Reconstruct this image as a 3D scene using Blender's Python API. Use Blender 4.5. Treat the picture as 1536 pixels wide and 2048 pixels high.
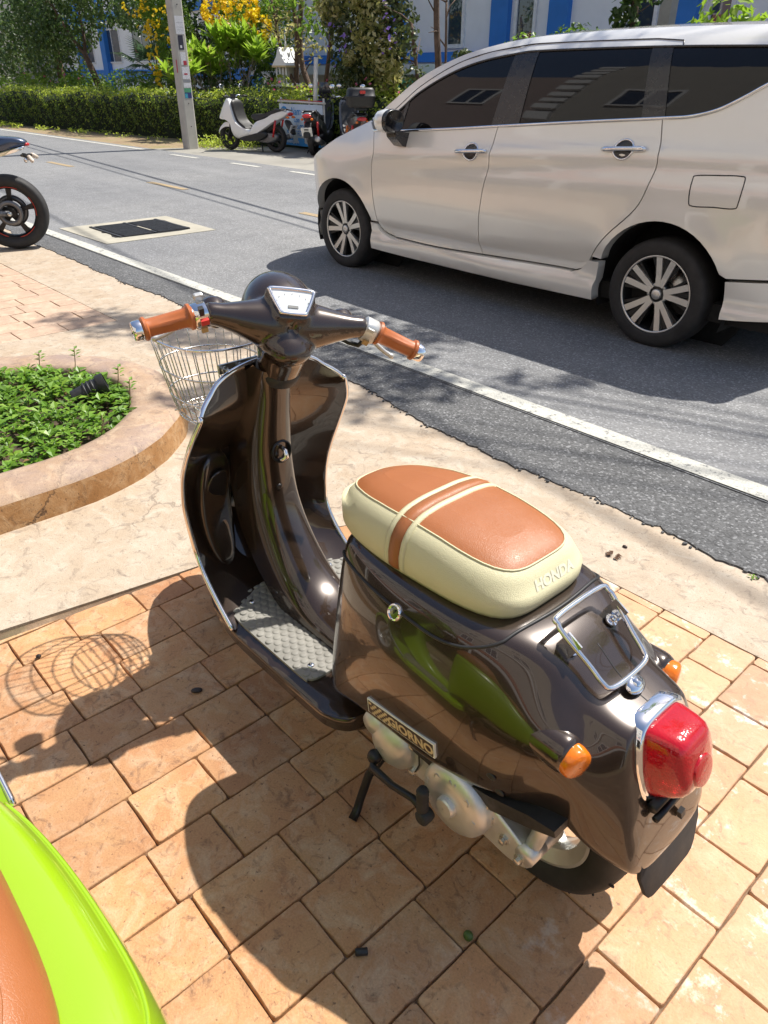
import bpy, bmesh, math, random
from math import sin, cos, pi, radians, sqrt, atan2, hypot
from mathutils import Vector, Matrix
from mathutils.geometry import delaunay_2d_cdt
from mathutils.bvhtree import BVHTree
import numpy as np

S = bpy.context.scene
COL = S.collection
for o in list(bpy.data.objects):
    bpy.data.objects.remove(o)

# ------------------------------------------------------------ camera, sky, sun
cam = bpy.data.cameras.new('camera')
cam.sensor_fit = 'VERTICAL'
cam.sensor_height = 36.0
cam.sensor_width = 36.0
cam.lens = 36.0 * 1470 / 2048
cam.clip_start = 0.05
cam.clip_end = 600
cam_o = bpy.data.objects.new('camera', cam)
COL.objects.link(cam_o)
cam_o.location = (0, 0, 1.42)
cam_o.rotation_euler = (radians(90 - 30.68), 0, radians(48.2))
S.camera = cam_o

SUN_DIR = Vector((0.11, 0.60, 1.0)).normalized()      # towards the sun
sun_el = math.asin(SUN_DIR.z)
sun_az = atan2(SUN_DIR.x, SUN_DIR.y)                  # from +Y, clockwise
world = bpy.data.worlds.new('World')
S.world = world
world.use_nodes = True
wn = world.node_tree
bg = wn.nodes['Background']
sky = wn.nodes.new('ShaderNodeTexSky')
sky.sky_type = 'NISHITA'
sky.sun_disc = False
sky.sun_elevation = sun_el
sky.sun_rotation = sun_az
sky.air_density = 1.0
sky.dust_density = 1.6
sky.ozone_density = 1.0
wn.links.new(sky.outputs[0], bg.inputs[0])
bg.inputs[1].default_value = 0.10
sl = bpy.data.lights.new('sun', 'SUN')
sl.energy = 4.6
sl.angle = radians(0.53)
sl.color = (1.0, 0.955, 0.88)
sun_o = bpy.data.objects.new('sun', sl)
COL.objects.link(sun_o)
sun_o.location = (2, 10, 20)
sun_o.rotation_euler = SUN_DIR.to_track_quat('Z', 'Y').to_euler()
S.view_settings.view_transform = 'Standard'
S.view_settings.look = 'None'
S.view_settings.gamma = 1.0
S.view_settings.use_curve_mapping = False
S.view_settings.exposure = 0.66

# ------------------------------------------------------------ helpers
rng = random.Random(7)

def lerp(a, b, t):
    return a + (b - a) * t

def interp(x, xs, ys):
    return float(np.interp(x, xs, ys))

def props(o, label=None, cat=None, group=None, kind=None):
    if label: o['label'] = label
    if cat: o['category'] = cat
    if group: o['group'] = group
    if kind: o['kind'] = kind
    return o

def thing(name, label, cat, loc=(0, 0, 0), rz=0.0, group=None):
    o = bpy.data.objects.new(name, None)
    o.empty_display_size = 0.1
    COL.objects.link(o)
    o.location = loc
    o.rotation_euler = (0, 0, rz)
    return props(o, label, cat, group)

def link(name, me, mats, parent=None, smooth=True, label=None):
    if not isinstance(mats, (list, tuple)):
        mats = [mats]
    if not me.materials:
        for m in mats:
            me.materials.append(m)
    if smooth:
        me.polygons.foreach_set('use_smooth', [True] * len(me.polygons))
    o = bpy.data.objects.new(name, me)
    COL.objects.link(o)
    if parent is not None:
        o.parent = parent
    if label:
        o['label'] = label
    return o

def autosmooth(o, ang=35):
    me = o.data
    bm = bmesh.new(); bm.from_mesh(me)
    a = radians(ang)
    for e in bm.edges:
        if len(e.link_faces) == 2:
            e.smooth = e.calc_face_angle(0) < a
    for f in bm.faces:
        f.smooth = True
    bm.to_mesh(me); bm.free()
    return o

def subsurf(o, lv=2):
    m = o.modifiers.new('subdivision', 'SUBSURF')
    m.levels = lv; m.render_levels = lv
    return o

def bevel(o, w=.004, seg=2, ang=35):
    m = o.modifiers.new('bevel', 'BEVEL')
    m.width = w; m.segments = seg; m.limit_method = 'ANGLE'; m.angle_limit = radians(ang)
    return o

class MB:
    """collects shapes into one mesh"""
    def __init__(s):
        s.v = []; s.f = []; s.mi = []
    def add(s, verts, faces, mi=0):
        b = len(s.v)
        s.v += [tuple(p) for p in verts]
        s.f += [tuple(i + b for i in f) for f in faces]
        s.mi += [mi] * len(faces)
        return s
    def box(s, c, d, rot=None, mi=0, taper=1.0):
        c = Vector(c)
        vs = []
        for sx in (-1, 1):
            for sy in (-1, 1):
                for sz in (-1, 1):
                    t = taper if sz > 0 else 1.0
                    p = Vector((sx * d[0] / 2 * t, sy * d[1] / 2 * t, sz * d[2] / 2))
                    if rot is not None: p = rot @ p
                    vs.append(c + p)
        s.add(vs, [(0, 1, 3, 2), (4, 6, 7, 5), (0, 4, 5, 1), (2, 3, 7, 6), (0, 2, 6, 4), (1, 5, 7, 3)], mi)
        return s
    def tube(s, pts, r, seg=8, closed=False, mi=0, cap=True):
        pts = [Vector(p) for p in pts]
        n = len(pts)
        rs = r if isinstance(r, (list, tuple)) else [r] * n
        T = []
        for i in range(n):
            if closed:
                t = pts[(i + 1) % n] - pts[i - 1]
            else:
                t = pts[min(i + 1, n - 1)] - pts[max(i - 1, 0)]
            if t.length < 1e-9: t = Vector((0, 0, 1))
            T.append(t.normalized())
        u = T[0].orthogonal().normalized()
        vs = []; fs = []
        for i in range(n):
            if i:
                u = (u - T[i] * u.dot(T[i]))
                u = u.normalized() if u.length > 1e-6 else T[i].orthogonal().normalized()
            w = T[i].cross(u)
            for k in range(seg):
                a = 2 * pi * k / seg
                vs.append(pts[i] + (u * cos(a) + w * sin(a)) * rs[i])
        m = n if closed else n - 1
        for i in range(m):
            j = (i + 1) % n
            for k in range(seg):
                k2 = (k + 1) % seg
                fs.append((i * seg + k, i * seg + k2, j * seg + k2, j * seg + k))
        if cap and not closed:
            fs.append(tuple(range(seg))[::-1])
            fs.append(tuple(range((n - 1) * seg, n * seg)))
        s.add(vs, fs, mi)
        return s
    def lathe(s, prof, o=(0, 0, 0), axis=(0, 0, 1), seg=32, mi=0, capa=True, capb=True, arc=None, ref=None):
        """prof: list of (radius, distance along axis)"""
        o = Vector(o); ax = Vector(axis).normalized()
        u = Vector(ref).normalized() if ref is not None else ax.orthogonal().normalized()
        w = ax.cross(u)
        vs = []; fs = []
        n = len(prof)
        for (r, h) in prof:
            for k in range(seg):
                a = 2 * pi * k / seg
                vs.append(o + ax * h + (u * cos(a) + w * sin(a)) * r)
        for i in range(n - 1):
            for k in range(seg):
                k2 = (k + 1) % seg
                fs.append((i * seg + k, i * seg + k2, (i + 1) * seg + k2, (i + 1) * seg + k))
        if capa: fs.append(tuple(range(seg))[::-1])
        if capb: fs.append(tuple(range((n - 1) * seg, n * seg)))
        s.add(vs, fs, mi)
        return s
    def loft(s, rings, closed=True, capa=True, capb=True, mi=0):
        n = len(rings); m = len(rings[0])
        vs = [p for r in rings for p in r]
        fs = []
        for i in range(n - 1):
            for k in range(m if closed else m - 1):
                k2 = (k + 1) % m
                fs.append((i * m + k, i * m + k2, (i + 1) * m + k2, (i + 1) * m + k))
        if capa: fs.append(tuple(range(m))[::-1])
        if capb: fs.append(tuple(range((n - 1) * m, n * m)))
        s.add(vs, fs, mi)
        return s
    def ball(s, c, r, seg=16, rot=None, mi=0):
        c = Vector(c)
        rr = r if isinstance(r, (list, tuple)) else (r, r, r)
        n = seg // 2
        rings = []
        for i in range(n + 1):
            t = pi * i / n
            t = min(max(t, .02), pi - .02)
            ring = []
            for k in range(seg):
                a = 2 * pi * k / seg
                p = Vector((rr[0] * sin(t) * cos(a), rr[1] * sin(t) * sin(a), rr[2] * cos(t)))
                if rot is not None: p = rot @ p
                ring.append(c + p)
            rings.append(ring)
        return s.loft(rings, mi=mi)
    def prism(s, poly, fn, a, b, mi=0):
        """2D outline extruded between fn(x,y,a) and fn(x,y,b)"""
        n = len(poly)
        vs = [fn(x, y, a) for x, y in poly] + [fn(x, y, b) for x, y in poly]
        fs = [tuple(range(n))[::-1], tuple(range(n, 2 * n))]
        for i in range(n):
            j = (i + 1) % n
            fs.append((i, j, n + j, n + i))
        s.add(vs, fs, mi)
        return s
    def mesh(s, name='mesh', fix=True):
        me = bpy.data.meshes.new(name)
        me.from_pydata([tuple(v) for v in s.v], [], s.f)
        if any(s.mi):
            me.polygons.foreach_set('material_index', s.mi)
        if fix:
            bm = bmesh.new(); bm.from_mesh(me)
            bmesh.ops.recalc_face_normals(bm, faces=bm.faces)
            bm.to_mesh(me); bm.free()
        me.update()
        return me
    def build(s, name, mats, parent=None, smooth=True, off=None, ang=None, label=None, fix=True):
        if off is not None:
            off = Vector(off)
            s.v = [tuple(Vector(p) - off) for p in s.v]
        o = link(name, s.mesh(name, fix), mats, parent, smooth, label)
        if ang: autosmooth(o, ang)
        return o

def spline(pts, n=8, closed=False):
    """Catmull-Rom through points (any dimension)"""
    P = [np.array(p, float) for p in pts]
    out = []
    m = len(P)
    rngi = range(m) if closed else range(m - 1)
    for i in rngi:
        p1, p2 = P[i], P[(i + 1) % m]
        p0 = P[i - 1] if (closed or i > 0) else 2 * p1 - p2
        p3 = P[(i + 2) % m] if (closed or i + 2 < m) else 2 * p2 - p1
        for k in range(n):
            t = k / n
            out.append(.5 * ((2 * p1) + (-p0 + p2) * t + (2 * p0 - 5 * p1 + 4 * p2 - p3) * t * t + (-p0 + 3 * p1 - 3 * p2 + p3) * t ** 3))
    if not closed: out.append(P[-1])
    return [tuple(float(x) for x in p) for p in out]

def densify(poly, step, closed=True):
    out = []
    n = len(poly)
    for i in range(n if closed else n - 1):
        a = poly[i]; b = poly[(i + 1) % n]
        d = hypot(b[0] - a[0], b[1] - a[1])
        k = max(1, int(math.ceil(d / step)))
        for j in range(k):
            t = j / k
            out.append((lerp(a[0], b[0], t), lerp(a[1], b[1], t)))
    if not closed: out.append(poly[-1])
    return out

def inside(poly, x, y):
    c = False; n = len(poly); j = n - 1
    for i in range(n):
        xi, yi = poly[i]; xj, yj = poly[j]
        if (yi > y) != (yj > y) and x < (xj - xi) * (y - yi) / (yj - yi) + xi:
            c = not c
        j = i
    return c

def tri_poly(poly, step):
    """triangulates a 2D polygon with an inner grid; returns verts, faces, boundary loop"""
    P = densify(poly, step)
    n = len(P)
    xs = [p[0] for p in P]; ys = [p[1] for p in P]
    A = np.array(P)
    pts = [Vector(p) for p in P]
    x = min(xs) + step * .5
    while x < max(xs):
        y = min(ys) + step * .5
        while y < max(ys):
            if inside(P, x, y) and np.min(np.abs(A - (x, y)).sum(1)) > step * .55:
                pts.append(Vector((x, y)))
            y += step
        x += step
    r = delaunay_2d_cdt(pts, [], [list(range(n))], 1, 1e-6)
    vo = [(v[0], v[1]) for v in r[0]]
    return vo, [tuple(f) for f in r[2]]

def panel(poly, step, fn, name, mat, parent=None, lip=None, off=None, smooth=True, label=None):
    """sheet from a 2D outline mapped to 3D by fn(x,y), with its border folded back by lip"""
    vo, fs = tri_poly(poly, step)
    me = bpy.data.meshes.new(name)
    V = [Vector(fn(x, y)) for x, y in vo]
    if off is not None: V = [v - Vector(off) for v in V]
    me.from_pydata([tuple(v) for v in V], [], fs)
    if lip is not None:
        bm = bmesh.new(); bm.from_mesh(me)
        be = [e for e in bm.edges if e.is_boundary]
        r = bmesh.ops.extrude_edge_only(bm, edges=be)
        nv = [g for g in r['geom'] if isinstance(g, bmesh.types.BMVert)]
        for v in nv: v.co += Vector(lip)
        for e in be: e.smooth = False
        bm.to_mesh(me); bm.free()
    return link(name, me, mat, parent, smooth, label)

def remesh(o, voxel, smooth_it=6, fac=.5):
    m = o.modifiers.new('remesh', 'REMESH')
    m.mode = 'VOXEL'; m.voxel_size = voxel; m.use_smooth_shade = True
    if smooth_it:
        k = o.modifiers.new('smooth', 'SMOOTH'); k.iterations = smooth_it; k.factor = fac
    return o

def eval_bvh(o):
    dg = bpy.context.evaluated_depsgraph_get()
    dg.update()
    return BVHTree.FromObject(o, dg)

def text_mesh(s, size, extrude=0.0, bold=0.0, shear=0.0, align='CENTER'):
    cu = bpy.data.curves.new('lettering', 'FONT')
    cu.body = s; cu.size = size; cu.extrude = extrude; cu.offset = bold; cu.shear = shear
    cu.align_x = align; cu.align_y = 'CENTER'
    cu.resolution_u = 3
    o = bpy.data.objects.new('lettering', cu)
    COL.objects.link(o)
    dg = bpy.context.evaluated_depsgraph_get()
    me = bpy.data.meshes.new_from_object(o.evaluated_get(dg))
    bpy.data.objects.remove(o)
    bpy.data.curves.remove(cu)
    return me

def put_text(s, size, origin, xdir, ydir, mat, parent=None, name='lettering', extrude=.0005, bold=0.0, shear=0.0, sx=1.0, fn=None, align='CENTER'):
    me = text_mesh(s, size, extrude, bold, shear, align)
    O = Vector(origin); X = Vector(xdir).normalized(); Y = Vector(ydir); Y = (Y - X * Y.dot(X)).normalized(); Z = X.cross(Y)
    for v in me.vertices:
        p = O + X * v.co.x * sx + Y * v.co.y + Z * v.co.z
        if fn: p = fn(p, v.co.z)
        v.co = p
    me.materials.clear()
    return link(name, me, mat, parent, smooth=False)

# ------------------------------------------------------------ materials
class N:
    def __init__(s, name):
        s.m = bpy.data.materials.new(name)
        s.m.use_nodes = True
        s.t = s.m.node_tree
        s.b = s.t.nodes['Principled BSDF']
        s.out = s.t.nodes['Material Output']
    def n(s, typ, **kw):
        nd = s.t.nodes.new(typ)
        for k, v in kw.items(): setattr(nd, k, v)
        return nd
    def l(s, a, b): s.t.links.new(a, b)
    def coord(s, which='Object', scale=(1, 1, 1), rot=(0, 0, 0), loc=(0, 0, 0)):
        if which == 'Position':
            c = s.n('ShaderNodeNewGeometry').outputs['Position']
        else:
            c = s.n('ShaderNodeTexCoord').outputs[which]
        mp = s.n('ShaderNodeMapping')
        mp.inputs['Scale'].default_value = scale
        mp.inputs['Rotation'].default_value = rot
        mp.inputs['Location'].default_value = loc
        s.l(c, mp.inputs['Vector'])
        return mp.outputs[0]
    def noise(s, vec, scale, detail=4, rough=.55, dist=0.0):
        nd = s.n('ShaderNodeTexNoise')
        nd.inputs['Scale'].default_value = scale
        nd.inputs['Detail'].default_value = detail
        nd.inputs['Roughness'].default_value = rough
        nd.inputs['Distortion'].default_value = dist
        s.l(vec, nd.inputs['Vector'])
        return nd.outputs['Fac']
    def voro(s, vec, scale, feature='F1', out='Distance', rand=1.0):
        nd = s.n('ShaderNodeTexVoronoi', feature=feature)
        nd.inputs['Scale'].default_value = scale
        nd.inputs['Randomness'].default_value = rand
        s.l(vec, nd.inputs['Vector'])
        return nd.outputs[out]
    def ramp(s, fac, stops, interp='LINEAR'):
        r = s.n('ShaderNodeValToRGB')
        cr = r.color_ramp; cr.interpolation = interp
        while len(cr.elements) < len(stops): cr.elements.new(.5)
        for e, (p, c) in zip(cr.elements, stops):
            e.position = p
            e.color = (c[0], c[1], c[2], 1) if isinstance(c, (tuple, list)) else (c, c, c, 1)
        s.l(fac, r.inputs[0])
        return r.outputs[0]
    def mix(s, fac, a, b, blend='MIX'):
        m = s.n('ShaderNodeMix', data_type='RGBA', blend_type=blend)
        for sock, v in ((m.inputs[0], fac), (m.inputs[6], a), (m.inputs[7], b)):
            if isinstance(v, (int, float)):
                sock.default_value = v if sock == m.inputs[0] else (v, v, v, 1)
            elif isinstance(v, tuple):
                sock.default_value = (v[0], v[1], v[2], 1)
            else: s.l(v, sock)
        return m.outputs[2]
    def math(s, op, a, b=0.0, c=None):
        m = s.n('ShaderNodeMath', operation=op)
        for i, v in enumerate((a, b) if c is None else (a, b, c)):
            if isinstance(v, (int, float)): m.inputs[i].default_value = v
            else: s.l(v, m.inputs[i])
        return m.outputs[0]
    def bump(s, h, strength=.3, dist=.01, normal=None):
        b = s.n('ShaderNodeBump')
        b.inputs['Strength'].default_value = strength
        b.inputs['Distance'].default_value = dist
        s.l(h, b.inputs['Height'])
        if normal is not None: s.l(normal, b.inputs['Normal'])
        return b.outputs[0]
    def set(s, **kw):
        names = dict(col='Base Color', rough='Roughness', metal='Metallic', coat='Coat Weight', coatr='Coat Roughness',
                     spec='Specular IOR Level', trans='Transmission Weight', ior='IOR', normal='Normal', alpha='Alpha',
                     sss='Subsurface Weight', sheen='Sheen Weight', emit='Emission Color', emits='Emission Strength', coatn='Coat Normal')
        for k, v in kw.items():
            i = s.b.inputs[names[k]]
            if isinstance(v, (int, float)): i.default_value = v
            elif isinstance(v, tuple): i.default_value = (v[0], v[1], v[2], 1)
            else: s.l(v, i)
        return s

def simple(name, col, rough=.5, metal=0.0, coat=0.0, var=.12, vs=12, bump=0.0, bs=80, rvar=.08, spec=.5, bd=.002, coord='Object'):
    n = N(name)
    v = n.coord(coord)
    f = n.noise(v, vs, 5)
    lo = tuple(c * (1 - var) for c in col); hi = tuple(min(1, c * (1 + var)) for c in col)
    n.set(col=n.ramp(f, [(.3, lo), (.7, hi)]), metal=metal, coat=coat, spec=spec)
    f2 = n.noise(v, vs * 2.3, 4)
    n.set(rough=n.ramp(f2, [(.3, max(0.02, rough - rvar)), (.7, min(1, rough + rvar))]))
    if bump:
        n.set(normal=n.bump(n.noise(v, bs, 6, .6), bump, bd))
    return n.m

def paint(name, col, metal=.35, rough=.32, flake=.06, dust=.05):
    """clear coated body paint with a little dust and flake"""
    n = N(name)
    v = n.coord('Object')
    fl = n.noise(v, 900, 1)
    base = n.mix(n.ramp(fl, [(.45, 0.0), (.7, flake)]), col, tuple(min(1, c * 2.2 + .05) for c in col))
    d = n.ramp(n.noise(v, 5, 6, .65), [(.45, 0.0), (.8, dust)])
    base = n.mix(d, base, (.35, .31, .26))
    n.set(col=base, metal=metal, rough=rough, coat=1.0, coatr=n.ramp(n.noise(v, 14, 5), [(.3, .012), (.75, .05)]))
    return n.m
# ------------------------------------------------------------ shared materials
M_BROWN = paint('brown_paint', (.031, .0175, .0105), .28, .24, .05, .03)
M_LIME = paint('lime_paint', (.25, .41, .006), 0.0, .28, .02, .03)
M_CHROME = simple('chrome', (.86, .86, .87), .07, 1.0, var=.03, rvar=.04, vs=30)
M_STEELWIRE = simple('zinc_wire', (.62, .61, .58), .26, 1.0, var=.15, vs=60)
M_ALLOY = simple('cast_alloy', (.62, .62, .60), .42, .72, var=.10, vs=14, bump=.12, bs=420, bd=.001)
M_ZINC = simple('zinc_plate', (.55, .56, .54), .35, 1.0, var=.2, vs=40)
M_RUBBER = simple('tyre_rubber', (.022, .021, .021), .72, var=.3, vs=9, bump=.15, bs=120)
M_BLACKP = simple('black_plastic', (.018, .018, .019), .5, var=.25, vs=30, bump=.1, bs=300)
M_BLACKM = simple('black_steel', (.014, .014, .015), .38, .3, var=.3, vs=30)
M_CABLE = simple('cable_black', (.02, .02, .02), .45)

def leather(name, col, fold=.25):
    n = N(name)
    v = n.coord('Object')
    big = n.noise(v, 9, 4)
    c = n.mix(n.ramp(big, [(.35, 0.0), (.7, .35)]), col, tuple(x * .86 for x in col))
    vo = n.voro(v, 330, 'DISTANCE_TO_EDGE')
    fine = n.ramp(vo, [(0.0, 0.0), (.12, 1.0)])
    wr = n.noise(v, 60, 6, .7, .6)
    h = n.math('ADD', n.math('MULTIPLY', fine, .5), n.math('MULTIPLY', wr, .9))
    n.set(col=c, rough=n.ramp(n.noise(v, 30, 3), [(.3, .36), (.7, .48)]), normal=n.bump(h, fold, .0016), spec=.45)
    return n.m
M_TAN = leather('tan_vinyl', (.33, .113, .037))
M_CREAM = leather('cream_vinyl', (.62, .575, .365), .32)
M_GRIP = simple('tan_rubber', (.40, .115, .032), .38, var=.1, vs=20)
M_MATG = simple('grey_floor_rubber', (.23, .22, .195), .62, var=.14, vs=16, bump=.1, bs=200)
M_MATD = simple('grey_floor_rubber_dark', (.20, .19, .16), .62, var=.14, vs=16, bump=.1, bs=200)

def lens(name, col, lines=0, rough=.12, sc=.6):
    n = N(name)
    v = n.coord('Object')
    nz = n.noise(v, 45, 3)
    n.set(col=n.mix(n.ramp(nz, [(.35, 0.0), (.7, .3)]), col, tuple(c * .55 for c in col)), rough=rough, coat=1.0, coatr=.03, sss=.0, spec=.6)
    vo = n.voro(v, lines or 260, 'F1')
    n.set(normal=n.bump(vo, .35, .0012), trans=sc)
    n.b.inputs['IOR'].default_value = 1.3
    return n.m
M_AMBER = lens('amber_lens', (.95, .22, .006), 170, .2, .25)
M_RED = lens('red_lens', (.55, .006, .016), 240, .12, .3)
M_REFL = simple('lamp_reflector', (.5, .5, .5), .3, .9)

def glass_dark(name, col=(.02, .022, .024), alpha=1.0, rough=.02):
    n = N(name)
    n.set(col=col, rough=rough, spec=.6, coat=1.0, coatr=.01)
    return n.m
M_SPEEDO = N('dial_face'); 
_v = M_SPEEDO.coord('Object')
M_SPEEDO.set(col=M_SPEEDO.ramp(M_SPEEDO.noise(_v, 40, 3), [(.3, (.62, .66, .66)), (.7, (.78, .80, .80))]), rough=.08, coat=1.0, coatr=.02, metal=.2)
M_SPEEDO = M_SPEEDO.m
M_DARKPRINT = simple('dark_print', (.03, .035, .04), .4)
M_WHITEPRINT = simple('white_print', (.78, .77, .72), .5)
M_GOLDPRINT = simple('beige_print', (.62, .47, .27), .45)
M_BADGE = simple('badge_brown', (.05, .018, .012), .35, coat=.5)
M_REDSW = simple('red_switch', (.55, .04, .03), .4)
M_SWBTN = simple('amber_button', (.45, .27, .10), .45)

# ------------------------------------------------------------ scooter
OX, OY = -.51, .874            # rear axle of the brown scooter
def LX(x, y, z):               # world numbers of the brown scooter -> local
    return Vector((x - OX, y - OY, z))

def sq(t, p):
    return math.copysign(abs(t) ** p, t)

LEG_Z = [.235, .25, .27, .313, .353, .39, .47, .54, .61, .66, .74, .78, .87]
LEG_X = [-1.30, -1.32, -1.345, -1.402, -1.43, -1.45, -1.458, -1.448, -1.423, -1.397, -1.355, -1.34, -1.352]
LEG_H = [.204, .204, .203, .201, .200, .200, .206, .214, .220, .222, .212, .196, .05]

def leg_pt(y, z, front=0.0):
    xe = interp(z, LEG_Z, LEG_X)
    h = max(.05, interp(z, LEG_Z, LEG_H)) if z < .78 else .20
    d = interp(z, [.24, .32, .45, .6, .75, .87], [.03, .055, .075, .075, .055, .035])
    s = min(1.0, abs(y) / h)
    return LX(xe - d * (1 - s ** 2.6) - front, OY + y, z)

def seat_shape():
    """outline at full width, then concentric rings"""
    out = []
    n = 72
    for i in range(n):
        a = 2 * pi * i / n
        c, s_ = cos(a), sin(a)
        e = 2.9 if c < 0 else 4.4
        r = (abs(c) ** e + abs(s_) ** e) ** (-1 / e)
        x = r * c; y = r * s_
        wx = lerp(.137, .114, max(0, min(1, (-x + .05) / 1.0)) ** 1.4)
        out.append((-.799 + x * .250, y * wx))
    return out

def seat_z(x):
    return interp(x, [-1.05, -1.02, -.96, -.88, -.80, -.72, -.64, -.58, -.55], [.716, .730, .745, .757, .763, .760, .752, .745, .738])

def make_seat(root, brown_all=False):
    P = seat_shape()
    rings = []
    spec = [(.020, .648, 0), (.006, .651, 0), (.001, .662, 0), (0, .690, 0), (.005, None, -.046), (.014, None, -.0275), (.025, None, -.0168), (.0285, None, -.0150),
            (.037, None, -.0096), (.051, None, -.0048), (.072, None, -.0018), (.085, None, -.0005)]
    for d, z, dz in spec:
        ring = []
        for (x, y) in P:
            X = -.799 + (x + .799) * (1 - d / .250); Y = y * (1 - d / .118)
            zz = z if z is not None else seat_z(X) + dz
            if z is not None and z < .67:
                zz += interp(X, [-1.02, -.8, -.55], [-.012, 0, .006])
            ring.append(LX(X, OY + Y, zz))
        rings.append(ring)
    mb = MB()
    si = 7
    mb.loft(rings[:si + 1], capa=True, capb=False, mi=0)
    mb2 = MB().loft(rings[si:], capa=False, capb=False)
    np_ = len(P); last = rings[-1]
    mb2.add(last, [(i, i + 1, np_ - i - 1, (np_ - i) % np_) for i in range(1, np_ // 2 - 1)] + [(0, 1, np_ - 1), (np_ // 2 - 1, np_ // 2, np_ // 2 + 1)])
    mats = [M_TAN if brown_all else M_CREAM]
    body = mb.build('seat_side', mats, None)
    top = mb2.build('seat_top', [M_TAN], None)
    st = bpy.data.objects.new('seat', None)
    COL.objects.link(st); st.parent = root
    body.parent = st; top.parent = st
    # seam welt
    MB().tube([p + Vector((0, 0, .0012)) for p in rings[si]], .0017, 6, closed=True).build('seam', M_TAN if brown_all else M_CREAM, st)
    return st, body, top

def drape(bvh, X, off, n=40, amax=112, axz=.66, tilt=0.0):
    """points across the seat at station X"""
    out = []
    for i in range(n + 1):
        a = radians(lerp(-amax, amax, i / n))
        d = Vector((tilt * abs(sin(a)), sin(a), cos(a))).normalized()
        o = LX(X, OY, axz)
        hit = bvh.ray_cast(o + d * .5, -d)
        if hit[0] is None: continue
        out.append((hit[0] + d * off, d))
    return out

def band(pts_a, pts_b, name, mat, parent, thick=.0015):
    va = [p for p, n in pts_a]; vb = [p for p, n in pts_b]
    m = min(len(va), len(vb))
    vs = []; fs = []
    for i in range(m):
        a, b = va[i], vb[i]; n = pts_a[i][1]
        vs += [a - n * thick * 2, a + n * thick * .2, (a + b) / 2 + n * thick, b + n * thick * .2, b - n * thick * 2]
    for i in range(m - 1):
        for k in range(4):
            fs.append((i * 5 + k, i * 5 + k + 1, i * 5 + 5 + k + 1, i * 5 + 5 + k))
    return MB().add(vs, fs).build(name, mat, parent)

BODY_ST = [  # X, half section (y, z)
 (-.972, [(0, .640), (.080, .640), (.098, .628), (.110, .57), (.122, .48), (.134, .38), (.140, .30), (.130, .25)]),
 (-.955, [(0, .652), (.104, .652), (.124, .640), (.140, .575), (.155, .48), (.168, .38), (.178, .30), (.172, .245)]),
 (-.925, [(0, .655), (.116, .655), (.136, .642), (.155, .578), (.173, .49), (.184, .395), (.191, .31), (.184, .262)]),
 (-.87, [(0, .655), (.126, .655), (.147, .642), (.173, .582), (.193, .50), (.199, .405), (.196, .325), (.187, .293)]),
 (-.78, [(0, .655), (.134, .655), (.157, .641), (.187, .584), (.206, .505), (.208, .412), (.199, .338), (.190, .306)]),
 (-.65, [(0, .656), (.139, .656), (.161, .640), (.190, .584), (.209, .505), (.210, .415), (.200, .345), (.190, .311)]),
 (-.57, [(0, .660), (.132, .660), (.154, .642), (.182, .588), (.203, .508), (.205, .425), (.196, .358), (.186, .326)]),
 (-.505, [(0, .652), (.104, .650), (.128, .628), (.163, .575), (.189, .500), (.192, .430), (.187, .372), (.179, .346)]),
 (-.45, [(0, .625), (.092, .621), (.113, .598), (.156, .562), (.182, .507), (.178, .435), (.171, .388), (.162, .365)]),
 (-.39, [(0, .594), (.084, .588), (.100, .568), (.146, .552), (.166, .500), (.155, .442), (.150, .395), (.140, .370)]),
 (-.335, [(0, .580), (.083, .577), (.098, .556), (.124, .527), (.144, .482), (.148, .430), (.149, .375), (.142, .338)]),
 (-.290, [(0, .573), (.080, .570), (.093, .551), (.110, .520), (.124, .470), (.128, .420), (.133, .362), (.128, .318)]),
 (-.262, [(0, .569), (.074, .566), (.088, .547), (.099, .516), (.108, .470), (.117, .420), (.120, .358), (.116, .308)]),
 (-.248, [(0, .566), (.067, .563), (.080, .546), (.089, .516), (.097, .470), (.107, .420), (.111, .358), (.108, .306)]),
]

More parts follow.
